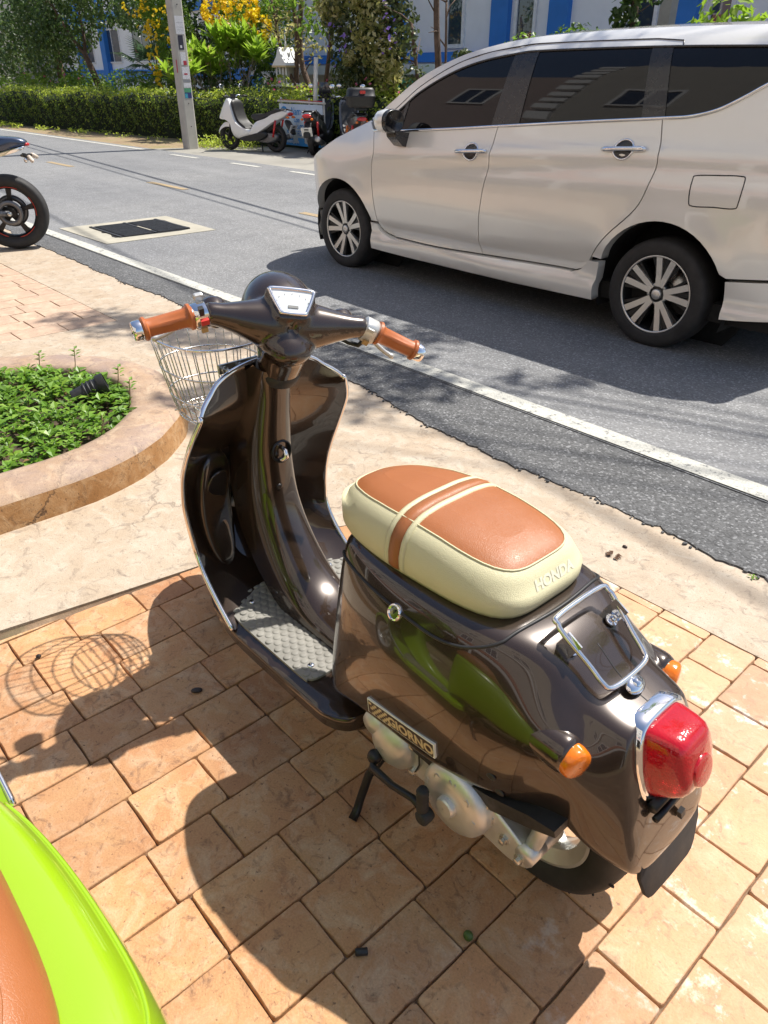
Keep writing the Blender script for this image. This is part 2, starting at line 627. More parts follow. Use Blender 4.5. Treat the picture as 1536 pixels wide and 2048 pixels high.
def make_scooter(paint_m, brown_seat, mat_m, label, loc, steer_deg=24.5, full=True, group=None, name='motor_scooter'):
    root = thing(name, label, 'scooter', loc, 0, group)
    # ---- rear bodywork
    rings = []
    for X, h in BODY_ST:
        sh = interp(X, [-.45, -.25], [0, .32])
        if not full:
            h = [(y * interp(z, [.3, .5, .66], [1.0, 1.06, 1.22 if y > .08 else 1.12]), z) for y, z in h]
            X = X - .05 * max(0, (-.6 - X) / .37)
        L = [LX(X - sh * (z - .31), OY - y, z) for y, z in h]
        R = [LX(X - sh * (z - .31), OY + y, z) for y, z in h[::-1][:-1]]
        rings.append(L + R)
    body = MB().loft(rings, capa=True, capb=True).build('rear_body', paint_m, root)
    subsurf(body, 3)
    bvh = eval_bvh(body)
    def on_body(o, d, off=.0):
        h = bvh.ray_cast(Vector(o), Vector(d).normalized())
        return (h[0] + h[1] * off, h[1]) if h[0] is not None else (None, None)
    # gasket line between the seat rim and the side panels
    line = []
    for sgn in (-1, 1):
        pts = [(-.955, .612), (-.92, .613), (-.85, .612), (-.75, .610), (-.66, .609), (-.61, .616), (-.575, .628), (-.555, .638), (-.545, .645)]
        side = []
        for X, z in spline(pts, 5):
            p, nn = on_body(LX(X, OY + sgn * .35, z), (0, -sgn, 0), .0005)
            if p is not None: side.append(p)
        line.append(side)
    # across the tail
    cross = []
    yl = line[0][-1]; yr = line[1][-1]
    for i in range(1, 14):
        t = i / 14
        y = lerp(yl.y, yr.y, t)
        x = lerp(yl.x, yr.x, t) + .012 * sin(pi * t)
        p, nn = on_body((x, y, .9), (0, 0, -1), .0005)
        if p is not None: cross.append(p)
    MB().tube(line[0] + cross + line[1][::-1], .0032, 6).build('gasket', M_BLACKP if full else paint_m, root)
    # ridge line below (panel fold) and pods for the rear indicators
    for sgn in (-1, 1):
        rr = []
        for i, (X, y, z, r1, r2) in enumerate([(-.55, .134, .520, .022, .020), (-.49, .138, .520, .028, .029), (-.44, .139, .519, .0315, .0335), (-.408, .138, .518, .033, .035), (-.398, .1375, .5175, .0325, .0345), (-.389, .137, .517, .0295, .0315)]):
            rr.append([LX(X, OY + sgn * (y + r1 * cos(2 * pi * k / 20)), z + r2 * sin(2 * pi * k / 20)) for k in range(20)])
        MB().loft(rr).build('indicator_pod', paint_m, root)
        ind = MB()
        ax = Vector((1, sgn * .30, -.02)).normalized()
        o = LX(-.391, OY + sgn * .139, .517)
        ind.lathe([(.0262, -.004), (.0272, .003), (.0268, .014), (.0255, .0185), (.022, .0215), (.012, .0232), (.001, .0236)], o, ax, 28, capa=True, capb=False)
        io = ind.build('indicator_lens', M_AMBER, root, ang=50)
    # panel join line down the tail deck
    seam = []
    for i in range(20):
        X = lerp(-.455, -.335, i / 19)
        p, nn = on_body(LX(X, OY, .9), (0, 0, -1), -.0004)
        if p is not None: seam.append(p)
    MB().tube(seam, .0013, 5).build('panel_seam', M_BLACKP, root)
    # ---- underseat tray rim, seat
    st, sside, stop = make_seat(root, brown_seat)
    if not brown_seat:
        dg = bpy.context.evaluated_depsgraph_get(); dg.update()
        a, b = sside.data, stop.data
        V = [v.co.copy() for v in a.vertices] + [v.co.copy() for v in b.vertices]
        na = len(a.vertices)
        F = [tuple(p.vertices) for p in a.polygons] + [tuple(i + na for i in p.vertices) for p in b.polygons]
        sb = BVHTree.FromPolygons(V, F)
        X0 = -.7985
        for x0, x1, mt, nm in ((X0 - .0265, X0 - .0145, M_CREAM, 'strap_piping'), (X0 - .0135, X0 + .0135, M_TAN, 'strap'), (X0 + .0145, X0 + .0265, M_CREAM, 'strap_piping')):
            band(drape(sb, x0, .0015), drape(sb, x1, .0015), nm, mt, st, .0022)
        # lettering pressed into the rear face
        def onseat(p, h):
            hit = sb.ray_cast(p + Vector((.3, 0, .05)), Vector((-1, 0, -.16)).normalized())
            return hit[0] + hit[1] * (.0006 + max(0, h)) if hit[0] is not None else p
        put_text('HONDA', .026, LX(-.55, OY + .008, .701), (0, 1, 0), (0, 0, 1), simple('worn_white_print', (.76, .73, .56), .5, var=.10, vs=260), st, 'lettering', .0001, .0012, sx=1.05, fn=onseat)
    # ---- seat lock
    p, nn = on_body(LX(-.752, OY - .4, .605), (0, 1, 0))
    lk = MB().lathe([(.0165, -.004), (.0165, .002), (.015, .005), (.0125, .0058), (.0125, .0035), (.001, .0035)], p, nn, 28, capb=False)
    lo = lk.build('seat_lock', M_CHROME, root, ang=40)
    MB().box(p + nn * .0042, (.0028, .0014, .012), Matrix.Rotation(.2, 3, 'Y')).build('keyhole', M_BLACKP, lo, smooth=False)
    # ---- badge
    if full:
        bp = []
        for (X, z) in ((-.795, .388), (-.612, .412), (-.612, .374), (-.795, .350)):
            q, qn = on_body(LX(X, OY - .4, z), (0, 1, 0))
            bp.append((q, qn))
        A, B, C_, D = [q for q, _ in bp]
        nrm = (B - A).cross(D - A).normalized()
        if nrm.y > 0: nrm = -nrm
        ex = (B - A).normalized(); ez = (A - D).normalized()
        o0 = A + nrm * .0045
        W_, H_ = (B - A).length, (A - D).length
        def bq(u, v, h): return o0 + ex * (u * W_) - ez * (v * H_) + nrm * h
        bd = MB()
        bd.prism([(0, 0), (1, 0), (1, 1), (0, 1)], bq, -.006, .0)
        bo = bd.build('name_badge', M_WHITEPRINT, root, smooth=False)
        MB().prism([(.018, .10), (.982, .10), (.982, .92), (.018, .92)], bq, -.001, .0012).build('badge_face', M_BADGE, bo, smooth=False)
        ck = MB()
        for i in range(7):
            for j in range(5):
                if (i + j) % 2 == 0:
                    u0 = .03 + i * .041 + j * .012; v0 = .14 + j * .15
                    ck.prism([(u0, v0), (u0 + .041, v0), (u0 + .041, v0 + .15), (u0, v0 + .15)], bq, .0013, .0017)
        ck.build('chequered_flag', M_GOLDPRINT, bo, smooth=False)
        put_text('GIORNO', .030, bq(.66, .53, .0016), ex, ez, M_GOLDPRINT, bo, 'lettering', .0003, .0009, sx=1.02)
        for (X, z) in ((-.50, .415), (-.485, .383)):
            q, qn = on_body(LX(X, OY - .4, z), (0, 1, 0))
            MB().ball(q, (.011, .003, .007), 14).build('vent_hole', M_BLACKP, root)
    # ---- rear plate, bracket, mud flap
    bk = MB()
    bk.tube([LX(-.281, OY - .062, .436), LX(-.281, OY + .035, .436)], .0095, 8)
    bk.tube([LX(-.272, OY - .060, .416), LX(-.272, OY + .02, .416)], .006, 8)
    bk.build('plate_bracket', M_BLACKM, root)
    MB().box(LX(-.262, OY + .018, .375), (.008, .012, .024), Matrix.Rotation(.4, 3, 'X')).build('bracket_clip', M_BLACKP, root, smooth=False)
    fl = MB()
    prof = [(.092, .345), (.094, .308), (.080, .266), (.070, .252), (.056, .246), (0, .244)]
    out = [(-y, z) for y, z in prof] + [(y, z) for y, z in prof[::-1][1:]]
    fl.prism(out, lambda y, z, a: LX(-.256 + (z - .31) * -.22 - a, OY + y, z), 0, .008)
    bevel(fl.build('mud_flap', M_RUBBER, root), .003, 2)
    # ---- tail lamp
    ax = Vector((.96, 0, .28)).normalized(); up = Vector((-.28, 0, .96)).normalized(); sd = Vector((0, 1, 0))
    def rr(cx, w, h, e, n=40, lo=1.0):
        r = []
        for k in range(n):
            a = 2 * pi * k / n
            w_, h_ = w * .95, h * .95
            x = sq(cos(a), 2 / e) * w_; z = sq(sin(a), 2 / e) * h_
            if z < 0: z *= lo
            x *= 1 - .16 * (z / h) if z > 0 else 1 - .05 * abs(z / h)
            r.append(TL + ax * cx + sd * x + up * z)
        return r
    TL = LX(-.313, OY, .503)
    bz = MB().loft([rr(-.06, .072, .076, 4.5), rr(-.02, .081, .081, 4.5), rr(.004, .0795, .078, 4.5), rr(.008, .072, .071, 4.5), rr(.004, .064, .064, 4.5)], capa=True, capb=True)
    bo2 = bz.build('tail_lamp_bezel', M_CHROME, root)
    ln = MB().loft([rr(.003, .066, .066, 6), rr(.014, .0655, .0655, 6), rr(.040, .0585, .058, 6), rr(.053, .0535, .053, 5.5), rr(.060, .046, .0455, 5), rr(.0635, .032, .031, 4), rr(.0642, .005, .005, 2)], capa=False)
    lo2 = ln.build('tail_lamp_lens', M_RED, root)
    MB().lathe([(.031, -.012), (.029, .004), (.026, .0085), (.021, .0095), (.001, .0095)], TL + ax * .058 - up * .018 + sd * .003, ax, 28, capb=False).build('reflex_boss', M_RED, lo2, ang=40)
    # ---- carrier loop
    cz = lambda x: interp(x, [-.52, -.40, -.38], [.693, .596, .586])
    c_pts = []
    loop = [(-.499, -.058), (-.499, .056), (-.489, .068), (-.478, .070), (-.43, .0605), (-.404, .057), (-.392, .047), (-.389, .0), (-.392, -.047), (-.404, -.057), (-.43, -.0605), (-.478, -.070), (-.490, -.068)]
    lp = spline([(x, y, cz(x) + .010) for x, y in loop], 5, closed=True)
    MB().tube([LX(x, OY + y, z) for x, y, z in lp], .0047, 10, closed=True).build('rear_carrier', M_CHROME, root)
    for (X, y) in ((-.468, .055), (-.468, -.055)):
        cm = MB()
        q, qn = on_body(LX(X, OY + y, .9), (0, 0, -1))
        cm.box(q + Vector((0, .010 * (1 if y > 0 else -1), .018)), (.030, .003, .042), Matrix.Rotation(.5, 3, 'Y'))
        cm.lathe([(.011, 0), (.011, .003), (.006, .004), (.006, .010), (.004, .012)], q + Vector((0, 0, .004)), qn, 14)
        cm.build('carrier_mount', M_CHROME, root, ang=40)
    q, qn = on_body(LX(-.382, OY, .9), (0, 0, -1))
    cm = MB()
    cm.ball(q + qn * .010, (.016, .022, .008), 16, Matrix.Rotation(.55, 3, 'Y'))
    cm.lathe([(.009, .010), (.009, .018), (.006, .0215), (.001, .0225)], q, qn, 16, capb=False)
    cm.build('carrier_mount', M_CHROME, root, ang=40)
    # ---- floorboard
    def fz(x, y):
        z = .246 + interp(x, [-1.42, -1.37, -1.30, -.95, -.90], [.035, .012, 0, 0, .004])
        return z - .014 * max(0, (abs(y) - .17) / .035) ** 2
    fo = [(-1.40, .202), (-1.30, .2065), (-1.13, .2075), (-.975, .207), (-.93, .204), (-.898, .196), (-.875, .180), (-.868, .15)]
    poly = [(x, -y) for x, y in spline(fo, 5)] + [(x, y) for x, y in spline(fo, 5)[::-1]]
    panel(poly, .022, lambda x, y: LX(x, OY + y, fz(x, y)), 'floorboard', paint_m, root, lip=(0, 0, -.035))
    # skirt: rolled edge turning inward below
    for sgn in (-1, 1):
        sk = MB()
        rws = []
        for x, y in spline(fo, 5):
            rws.append([LX(x, OY + sgn * (y + dy), fz(x, y) + dz) for dy, dz in ((-.004, .002), (.001, -.003), (.002, -.012), (-.003, -.028), (-.018, -.046), (-.045, -.062), (-.10, -.07))])
        sk.loft(rws, closed=False, capa=False, capb=False)
        sk.build('floor_skirt', paint_m, root)
    # floor mats with round studs
    for sgn in (-1, 1):
        mo = [(-1.385, .058), (-1.395, .075), (-1.39, .14), (-1.36, .178), (-1.335, .186), (-1.06, .186), (-1.035, .180), (-1.022, .165), (-1.022, .120), (-1.035, .100), (-1.055, .090), (-1.07, .072), (-1.10, .058)]
        poly = spline([(x, sgn * y) for x, y in mo], 4, closed=True)
        mt = panel(poly, .03, lambda x, y: LX(x, OY + y, fz(x, y) + .0065), 'floor_mat', mat_m, root, lip=(0, 0, -.006))
        sb_ = MB()
        pitch = .0215
        r0 = 0
        x = -1.383
        while x < -1.02:
            y = .066 + (pitch / 2 if r0 % 2 else 0)
            while y < .185:
                if inside(poly, x, sgn * y) and all(inside(poly, x + dx, sgn * y + dy) for dx, dy in ((.007, 0), (-.007, 0), (0, .007), (0, -.007))):
                    sb_.lathe([(.0092, -.001), (.0089, .0006), (.0074, .0017), (.003, .0020)], LX(x, OY + sgn * y, fz(x, y) + .0065), (0, 0, 1), 12, capa=False)
                y += pitch
            x += pitch * .866; r0 += 1
        so = sb_.build('mat_studs', mat_m, mt, fix=False); so['kind'] = 'stuff'
        for (X, y) in ((-1.345, .125), (-1.062, .150)):
            MB().lathe([(.0085, 0), (.0085, .003), (.005, .005), (.001, .0052)], LX(X, OY + sgn * y, fz(X, y) + .0065), (0, 0, 1), 16, capb=False).build('mat_screw', M_CHROME, mt)
    # ---- leg shield
    left = []
    for z in np.linspace(.238, .78, 34):
        left.append((-interp(z, LEG_Z, LEG_H), z))
    arch = [p for p in spline([(-.196, .78), (-.187, .792), (-.173, .805), (-.152, .820), (-.115, .846), (-.055, .862), (0, .866)], 4)[1:]]
    half = left + arch
    full_o = half + [(-y, z) for y, z in half[::-1][1:]]
    inner = panel(full_o, .016, lambda y, z: leg_pt(y, z), 'leg_shield', paint_m, root)
    outer = panel(full_o, .03, lambda y, z: leg_pt(y, z, .012), 'leg_shield_front', paint_m, root)
    ed = [Vector(p) for p in spline([tuple(leg_pt(y, z, .003) + Vector((0, -math.copysign(.0045, y) if abs(y) > .05 else 0, 0)) * -1) for y, z in full_o[::3]], 6)]
    MB().tube(ed, .0062, 8).build('leg_shield_trim', M_CHROME, root)
    # ---- column cover and tunnel
    path = spline([(-1.311, .858, .044, .05), (-1.328, .79, .048, .10), (-1.345, .69, .056, .12), (-1.350, .60, .061, .13), (-1.338, .51, .065, .14), (-1.297, .425, .069, .13), (-1.235, .350, .073, .11), (-1.165, .310, .075, .08), (-1.08, .298, .074, .06), (-.93, .295, .080, .06)], 5)
    rws = []
    for i, (X, z, w, d) in enumerate(path):
        a = path[max(i - 1, 0)]; b = path[min(i + 1, len(path) - 1)]
        t = Vector((b[0] - a[0], 0, b[1] - a[1])).normalized()
        nn = Vector((-t.z, 0, t.x))
        if nn.x < 0 and nn.z < 0: nn = -nn
        if abs(nn.x) > abs(nn.z) and nn.x < 0: nn = -nn
        if abs(nn.z) >= abs(nn.x) and nn.z < 0: nn = -nn
        row = []
        for k in range(17):
            ph = -pi / 2 + pi * k / 16
            y = sq(sin(ph), .85) * w * (1 + .35 * max(0, abs(sin(ph)) - .9) * 10 * .3)
            o = -d * (1 - sq(cos(ph), .40))
            row.append(LX(X, OY + y, z) + nn * o)
        rws.append(row)
    MB().loft(rws, closed=False, capa=False, capb=False).build('column_cover', paint_m, root)
    # hook recess and screw on the column
    hk = LX(-1.347, OY, .648)
    hd = MB().lathe([(.0275, -.002), (.0285, .003), (.0255, .0045), (.0235, .002), (.021, -.006)], hk + Vector((.001, 0, 0)), (1, 0, .08), 28, capa=False, capb=True)
    ho = hd.build('hook_recess', M_BLACKM, root, ang=50)
    MB().tube([hk + Vector((.002, .004, .008)), hk + Vector((.014, .003, .004)), hk + Vector((.019, .001, -.008)), hk + Vector((.010, -.004, -.018)), hk + Vector((.004, -.010, -.014))], [.006, .006, .0065, .006, .004], 10).build('bag_hook', M_CHROME, ho)
    MB().lathe([(.008, -.002), (.008, .003), (.004, .004), (.001, .003)], LX(-1.350, OY - .012, .555), (1, 0, -.05), 14, capb=False).build('cover_screw', M_BLACKM, root)
    # ---- inner glove pockets
    for sgn in (-1,):
        gp_ = []
        cy = .118
        for (z, hw, dep) in ((.640, .006, .002), (.632, .030, .022), (.615, .044, .040), (.580, .055, .055), (.52, .060, .063), (.46, .058, .060), (.40, .050, .050), (.355, .038, .034), (.33, .022, .015), (.322, .006, .003)):
            row = []
            for k in range(13):
                ph = -pi / 2 + pi * k / 12
                y = cy + sq(sin(ph), .7) * hw
                base = leg_pt(y, z)
                row.append(base + Vector((dep * .72 * sq(cos(ph), .5) if cos(ph) > 1e-6 else 0, 0, 0)) + Vector((-.003, 0, 0)) if True else 0)
            row = [Vector((p.x, sgn * (p.y), p.z)) for p in row]
            gp_.append(row)
        go = MB().loft(gp_, closed=False, capa=False, capb=False).build('glove_pocket', paint_m, root)
        subsurf(go, 1)
        # opening, a darker sunk mouth with a rim
        op = []
        for k in range(24):
            a = 2 * pi * k / 24
            y = cy + .036 * sq(cos(a), .8) - .002; z = .545 + .050 * sq(sin(a), .8) - (.03 * (1 - sin(a)) * .4)
            bx = leg_pt(y, z)
            op.append(Vector((bx.x + .044 - .003 * abs(cos(a)) * 3, sgn * y, z)))
        MB().tube(op, .0035, 6, closed=True).build('pocket_rim', paint_m, root)
        MB().add([p + Vector((.001, 0, 0)) for p in op], [tuple(range(24))]).build('pocket_mouth', M_BLACKM, root)
    # ---- steering assembly
    th = radians(steer_deg); r = radians(26)
    AX = Vector((sin(r), 0, cos(r))); F0 = Vector((-cos(r), 0, sin(r))); L0 = Vector((0, -1, 0))
    Fv = F0 * cos(th) - L0 * sin(th); Lv = L0 * cos(th) + F0 * sin(th)
    O = LX(-1.285, OY, .93)
    def q(f, l, a): return O + Fv * f + Lv * l + AX * a
    R3 = Matrix((Fv, Lv, AX)).transposed()
    # neck collar fixed to the column
    MB().lathe([(.048, -.022), (.0505, -.010), (.0512, -.002), (.049, .004)], O - AX * .092 + Fv * .022, AX, 28, capa=False, capb=False).build('neck_seal', M_BLACKP, root)
    cw = MB()
    cw.ball(q(.112, 0, -.012), (.108, .086, .080), 28, R3)
    cw.ball(q(.03, 0, -.010), (.085, .066, .042), 24, R3)
    cw.ball(q(.078, 0, .006), (.085, .072, .058), 24, R3)
    for sgn in (-1, 1):
        cw.tube([q(.045, sgn * .02, .008), q(.040, sgn * .07, .016), q(.036, sgn * .115, .024), q(.033, sgn * .145, .029), q(.034, sgn * .175, .031)], [.062, .047, .033, .0255, .0235], 20)
    cw.ball(q(.030, 0, -.026), (.056, .060, .040), 20, R3)
    cw.tube([q(.028, 0, -.005), q(.024, 0, -.04), q(.022, 0, -.07), q(.022, 0, -.112)], [.062, .0585, .052, .0455], 28)
    bz_o = spline([(.070, .047), (.070, -.047), (.058, -.054), (.014, -.037), (.004, -.027), (.004, .027), (.014, .037), (.058, .054)], 4, closed=True)
    cw.prism(bz_o, lambda f, l, h: q(f, l, interp(f, [0, .02, .10], [.060, .068, .102]) - .001 if h > 0 else -.01), 0, 1)
    co = cw.build('handlebar_cowl', paint_m, root)
    remesh(co, .0042, 16, .6)
    # head lamp at the front of the cowl
    MB().lathe([(.062, .0), (.064, .012), (.060, .020), (.054, .022), (.03, .030), (.001, .033)], q(.182, 0, -.030), Fv, 32, capb=False).build('head_lamp', M_CHROME, root)
    # speedometer
    sp_c = [(.062, .040), (.062, -.040), (.053, -.046), (.018, -.030), (.011, -.022), (.011, .022), (.018, .030), (.053, .046)]
    sp = spline([(f, l) for f, l in sp_c], 4, closed=True)
    def sz(f): return interp(f, [0, .02, .10], [.060, .068, .102])
    rim = [q(f, l, sz(f) + .002) for f, l in sp]
    so2 = MB().tube(rim, .0042, 8, closed=True).build('speedometer_bezel', M_CHROME, root)
    MB().prism(sp, lambda f, l, h: q(f, l, sz(f) + h), -.035, .002).build('speedometer', M_SPEEDO, root, smooth=False)
    dl = MB()
    for i in range(9):
        a = radians(lerp(205, -25, i / 8))
        dl.box(q(.034 + .018 * sin(a), .034 * -cos(a), sz(.034 + .018 * sin(a)) + .0035), (.0016, .0016, .0008), R3 @ Matrix.Rotation(-.35, 3, 'Y') @ Matrix.Rotation(a, 3, 'Z'))
    dl.box(q(.024, 0, sz(.024) + .0035), (.006, .022, .0006), R3 @ Matrix.Rotation(-.35, 3, 'Y'))
    dl.build('dial_marks', M_DARKPRINT, so2, smooth=False)
    # switch housings, grips, bar ends, levers
    for sgn in (-1, 1):
        d = (q(.002, sgn * .31, .0) - q(.033, sgn * .19, .029)).normalized()
        g0 = q(.034, sgn * .173, .031)
        up_ = (AX - d * AX.dot(d)).normalized(); bk_ = d.cross(up_)
        if bk_.dot(Fv) > 0: bk_ = -bk_
        sh = MB()
        pr = []
        for (h, s1) in ((-.004, .8), (0, 1.0), (.026, 1.0), (.031, .86)):
            ring = []
            for k in range(20):
                a = 2 * pi * k / 20
                ring.append(g0 + d * h + up_ * (sq(sin(a), .8) * .027 * s1 - .004) + bk_ * (sq(cos(a), .8) * .024 * s1))
            pr.append(ring)
        swo = sh.loft(pr).build('switch_housing', M_CHROME if sgn > 0 else M_ALLOY, root, ang=40)
        MB().box(g0 + d * .014 + bk_ * .024 - up_ * .020, (.006, .013, .012), Matrix((bk_, d, up_)).transposed()).build('button', M_SWBTN, swo, smooth=False)
        if sgn > 0:
            MB().box(g0 + d * .012 + bk_ * .0255 + up_ * .002, (.010, .017, .012), Matrix((bk_, d, up_)).transposed()).build('red_switch', M_REDSW, swo, smooth=False)
            MB().box(g0 + d * .014 + bk_ * .016 + up_ * .022, (.010, .010, .018), Matrix((bk_, d, up_)).transposed()).build('dip_switch', M_BLACKP, swo, smooth=False)
            mc = MB().box(g0 + d * .006 + up_ * .024 - bk_ * .024, (.012, .020, .016), Matrix((bk_, d, up_)).transposed())
            bevel(mc.build('mirror_clamp', M_ALLOY, root, smooth=False), .004)
        else:
            MB().box(g0 + d * .010 + bk_ * .022 + up_ * .012, (.004, .014, .008), Matrix((bk_, d, up_)).transposed()).build('button', M_ALLOY, swo, smooth=False)
            lc = MB().tube([g0 + d * .012 - up_ * .030 + bk_ * .01, g0 + d * .01 - up_ * .046 + bk_ * .008, g0 - d * .01 - up_ * .056 + bk_ * 0, g0 - d * .045 - up_ * .060 - bk_ * .01, g0 - d * .085 - up_ * .060 - bk_ * .02, g0 - d * .14 - up_ * .070 - bk_ * .02], .0055, 8)
            lc.build('throttle_cable', M_CABLE, root)
        # grip with flange and lengthwise ribs
        g1 = g0 + d * .031
        gm = MB()
        prof = [(.010, -.001), (.0265, 0), (.0268, .006), (.022, .010), (.0195, .016), (.0188, .05), (.0182, .080), (.0188, .090), (.0235, .093), (.0240, .098), (.0215, .101), (.012, .102)]
        seg = 36
        rg = []
        for (rad, h) in prof:
            ring = []
            for k in range(seg):
                a = 2 * pi * k / seg
                rr_ = rad
                if .015 < h < .088: rr_ *= 1 + .055 * (1 if (k // 3) % 2 else -1) * (1 if (k % 12) < 9 else 0)
                ring.append(g1 + d * h + up_ * (sin(a) * rr_) + bk_ * (cos(a) * rr_))
            rg.append(ring)
        gm.loft(rg).build('grip', M_GRIP, root, ang=30)
        MB().lathe([(.012, -.004), (.0195, 0), (.0205, .003), (.0205, .014), (.019, .018), (.014, .0195), (.013, .0185), (.001, .0185)], g1 + d * .102, d, 28, capa=False, capb=False).build('bar_end', M_CHROME, root, ang=30)
        # brake lever
        lv = [g0 + d * .004 - bk_ * .018 - up_ * .018, g0 + d * .02 - bk_ * .034 - up_ * .034, g0 + d * .05 - bk_ * .038 - up_ * .050, g0 + d * .085 - bk_ * .034 - up_ * .060, g0 + d * .112 - bk_ * .034 - up_ * .064]
        lv = spline([tuple(p) for p in lv], 5)
        lm = MB().tube(lv, [.0055] * (len(lv) - 2) + [.007, .006], 8)
        lm.build('brake_lever', M_ALLOY, root)
        # front indicator pods on the arms
        pc = q(.100, sgn * .145, -.014)
        ip = MB().loft([[pc + Fv * h + Lv * (cos(2 * pi * k / 18) * s1 * .030) + AX * (sin(2 * pi * k / 18) * s1 * .028) for k in range(18)] for h, s1 in ((-.052, .12), (-.044, .45), (-.03, .74), (-.01, .96), (.01, 1.0), (.016, .98))])
        ipo = ip.build('front_indicator', paint_m, root)
        MB().lathe([(.024, .014), (.023, .020), (.018, .024), (.001, .026)], pc, Fv, 22, capb=False).build('indicator_lens', M_AMBER, ipo)
        MB().tube([pc - Fv * .02, q(.05, sgn * .10, .022)], .012, 10).build('indicator_stalk', paint_m, root)
    # ---- fork, front wheel, front fender
    fc = LX(-1.655, OY, .205)
    wl = Lv.copy(); wl.z = 0; wl = Lv.normalized()
    tyre(root, fc, wl, .200, .046, .127)
    rimm = wheel_rim(root, fc, wl, .132, .036, 'front_rim')
    fk = MB()
    for sgn in (-1, 1):
        fk.tube([fc + wl * (.062 * sgn), fc + wl * (.062 * sgn) + AX * .22 - Fv * .02, fc + wl * .02 * sgn + AX * .30 - Fv * .02], .014, 10)
    fk.tube([fc + AX * .28 - Fv * .02, O - AX * .23 + Fv * .015], .022, 12)
    fk.build('front_fork', M_ALLOY, root)
    fn = []
    Rf = Fv; 
    for i in range(13):
        a = radians(lerp(-28, 150, i / 12))
        dirr = Fv * cos(a) + AX * sin(a)
        w = .070 * min(1, .55 + .45 * sin(pi * i / 12) * 1.6)
        row = []
        for k in range(11):
            ph = -pi / 2 + pi * k / 10
            row.append(fc + dirr * (.205 + .035 * sq(cos(ph), .6)) + wl * (sq(sin(ph), .7) * w) - dirr * (.03 * (abs(sin(ph)) ** 6)))
        fn.append(row)
    fo_ = MB().loft(fn, closed=False, capa=False, capb=False).build('front_fender', paint_m, root)
    sm = fo_.modifiers.new('shell', 'SOLIDIFY'); sm.thickness = .003
    # ---- rear wheel
    rc = LX(-.51, OY, .205)
    ywl = Vector((0, -1, 0))
    tyre(root, rc, ywl, .199, .047, .132)
    wheel_rim(root, rc, ywl, .134, .038, 'rear_rim')
    # ---- power unit
    en = MB()
    def ey(x, z, y): return LX(x, OY - .12 - y, z)
    # long case from the front cover to the axle
    outl = spline([(-.83, .275), (-.82, .322), (-.775, .335), (-.72, .318), (-.66, .335), (-.60, .352), (-.54, .338), (-.505, .312), (-.46, .290), (-.415, .262), (-.418, .232), (-.46, .218), (-.52, .222), (-.58, .218), (-.64, .225), (-.70, .222), (-.76, .208), (-.81, .225)], 3, closed=True)
    en.prism(outl, ey, -.05, .048)
    eo = bevel(en.build('crankcase', M_ALLOY, root, ang=30), .005, 2)
    cv = MB().lathe([(.076, -.03), (.076, .014), (.073, .026), (.065, .034), (.042, .0385), (.021, .039), (.0205, .048), (.018, .051), (.001, .0515)], ey(-.575, .283, .046), (0, -1, 0), 40, capb=False)
    co3 = cv.build('clutch_cover', M_ALLOY, root, ang=35)
    if full:
        for i, ch in enumerate('HONDA'):
            a = radians(168 - i * 41)
            c0 = ey(-.575 + .053 * cos(a), .283 + .053 * sin(a), .0835)
            put_text(ch, .022, c0 + Vector((0, .0035, 0)), (sin(a), 0, -cos(a)), (cos(a), 0, sin(a)), M_ALLOY, co3, 'lettering', .0022, .0005)
    fcv = MB().lathe([(.060, -.02), (.060, .004), (.055, .016), (.040, .028), (.022, .034), (.001, .035)], ey(-.757, .272, .046), (0, -1, 0), 36, capb=False)
    fcv.build('drive_cover', M_ALLOY, root)
    MB().lathe([(.030, -.01), (.030, .01), (.024, .024), (.001, .028)], ey(-.80, .300, .05), (0, -1, 0), 24, capb=False).build('cover_boss', M_ALLOY, root)
    MB().tube([ey(-.69, .335, .05), ey(-.682, .27, .052), ey(-.70, .222, .05)], .0018, 5).build('case_joint', M_BLACKP, root)
    for (x, z) in ((-.505, .282), (-.470, .262), (-.435, .245), (-.665, .315), (-.51, .318), (-.815, .262), (-.70, .236), (-.645, .238), (-.70, .305)):
        bolts = MB()
        bolts.lathe([(.0105, 0), (.0105, .006), (.0065, .006), (.0065, .013), (.004, .014)], ey(x, z, .046), (0, -1, 0), 6)
        bolts.build('case_bolt', M_ZINC, root, ang=30)
    sh_ = MB().lathe([(.02, -.02), (.02, .02)], ey(-.425, .262, .03), (0, 1, 0), 14)
    sh_.tube([ey(-.425, .27, .03), ey(-.41, .37, .0)], .014, 12)
    sh_.build('shock_absorber', M_ALLOY, root)
    ut = MB().loft([[LX(x, OY - y, z) for y, z in ((.185, zt), (.178, zb), (.06, zb), (.06, zt))] for x, zt, zb in ((-.70, .33, .302), (-.60, .335, .300), (-.50, .36, .318), (-.42, .39, .352), (-.37, .40, .378))])
    ut.build('under_tray', M_BLACKP, root, ang=30)
    # kick starter
    ks = MB().tube([ey(-.775, .235, .085), ey(-.765, .225, .10), ey(-.70, .242, .108), ey(-.64, .262, .11), ey(-.612, .262, .112)], [.010, .009, .0075, .0075, .009], 10)
    ks.ball(ey(-.776, .238, .085), .016, 12)
    kso = ks.build('kick_lever', M_BLACKM, root)
    kp = MB().lathe([(.008, 0), (.0105, .004)] + [(.0105 + .0016 * (i % 2), .008 + i * .005) for i in range(12)] + [(.009, .070), (.001, .071)], ey(-.612, .250, .112), (.03, -.05, .95), 14, capb=False)
    kp.build('kick_pedal', M_RUBBER, kso)
    MB().lathe([(.013, -.014), (.015, -.006), (.015, .010), (.011, .013)], ey(-.606, .246, .112), (0, -1, 0), 14).build('pedal_hub', M_RUBBER, kso)
    # centre stand
    cs = MB()
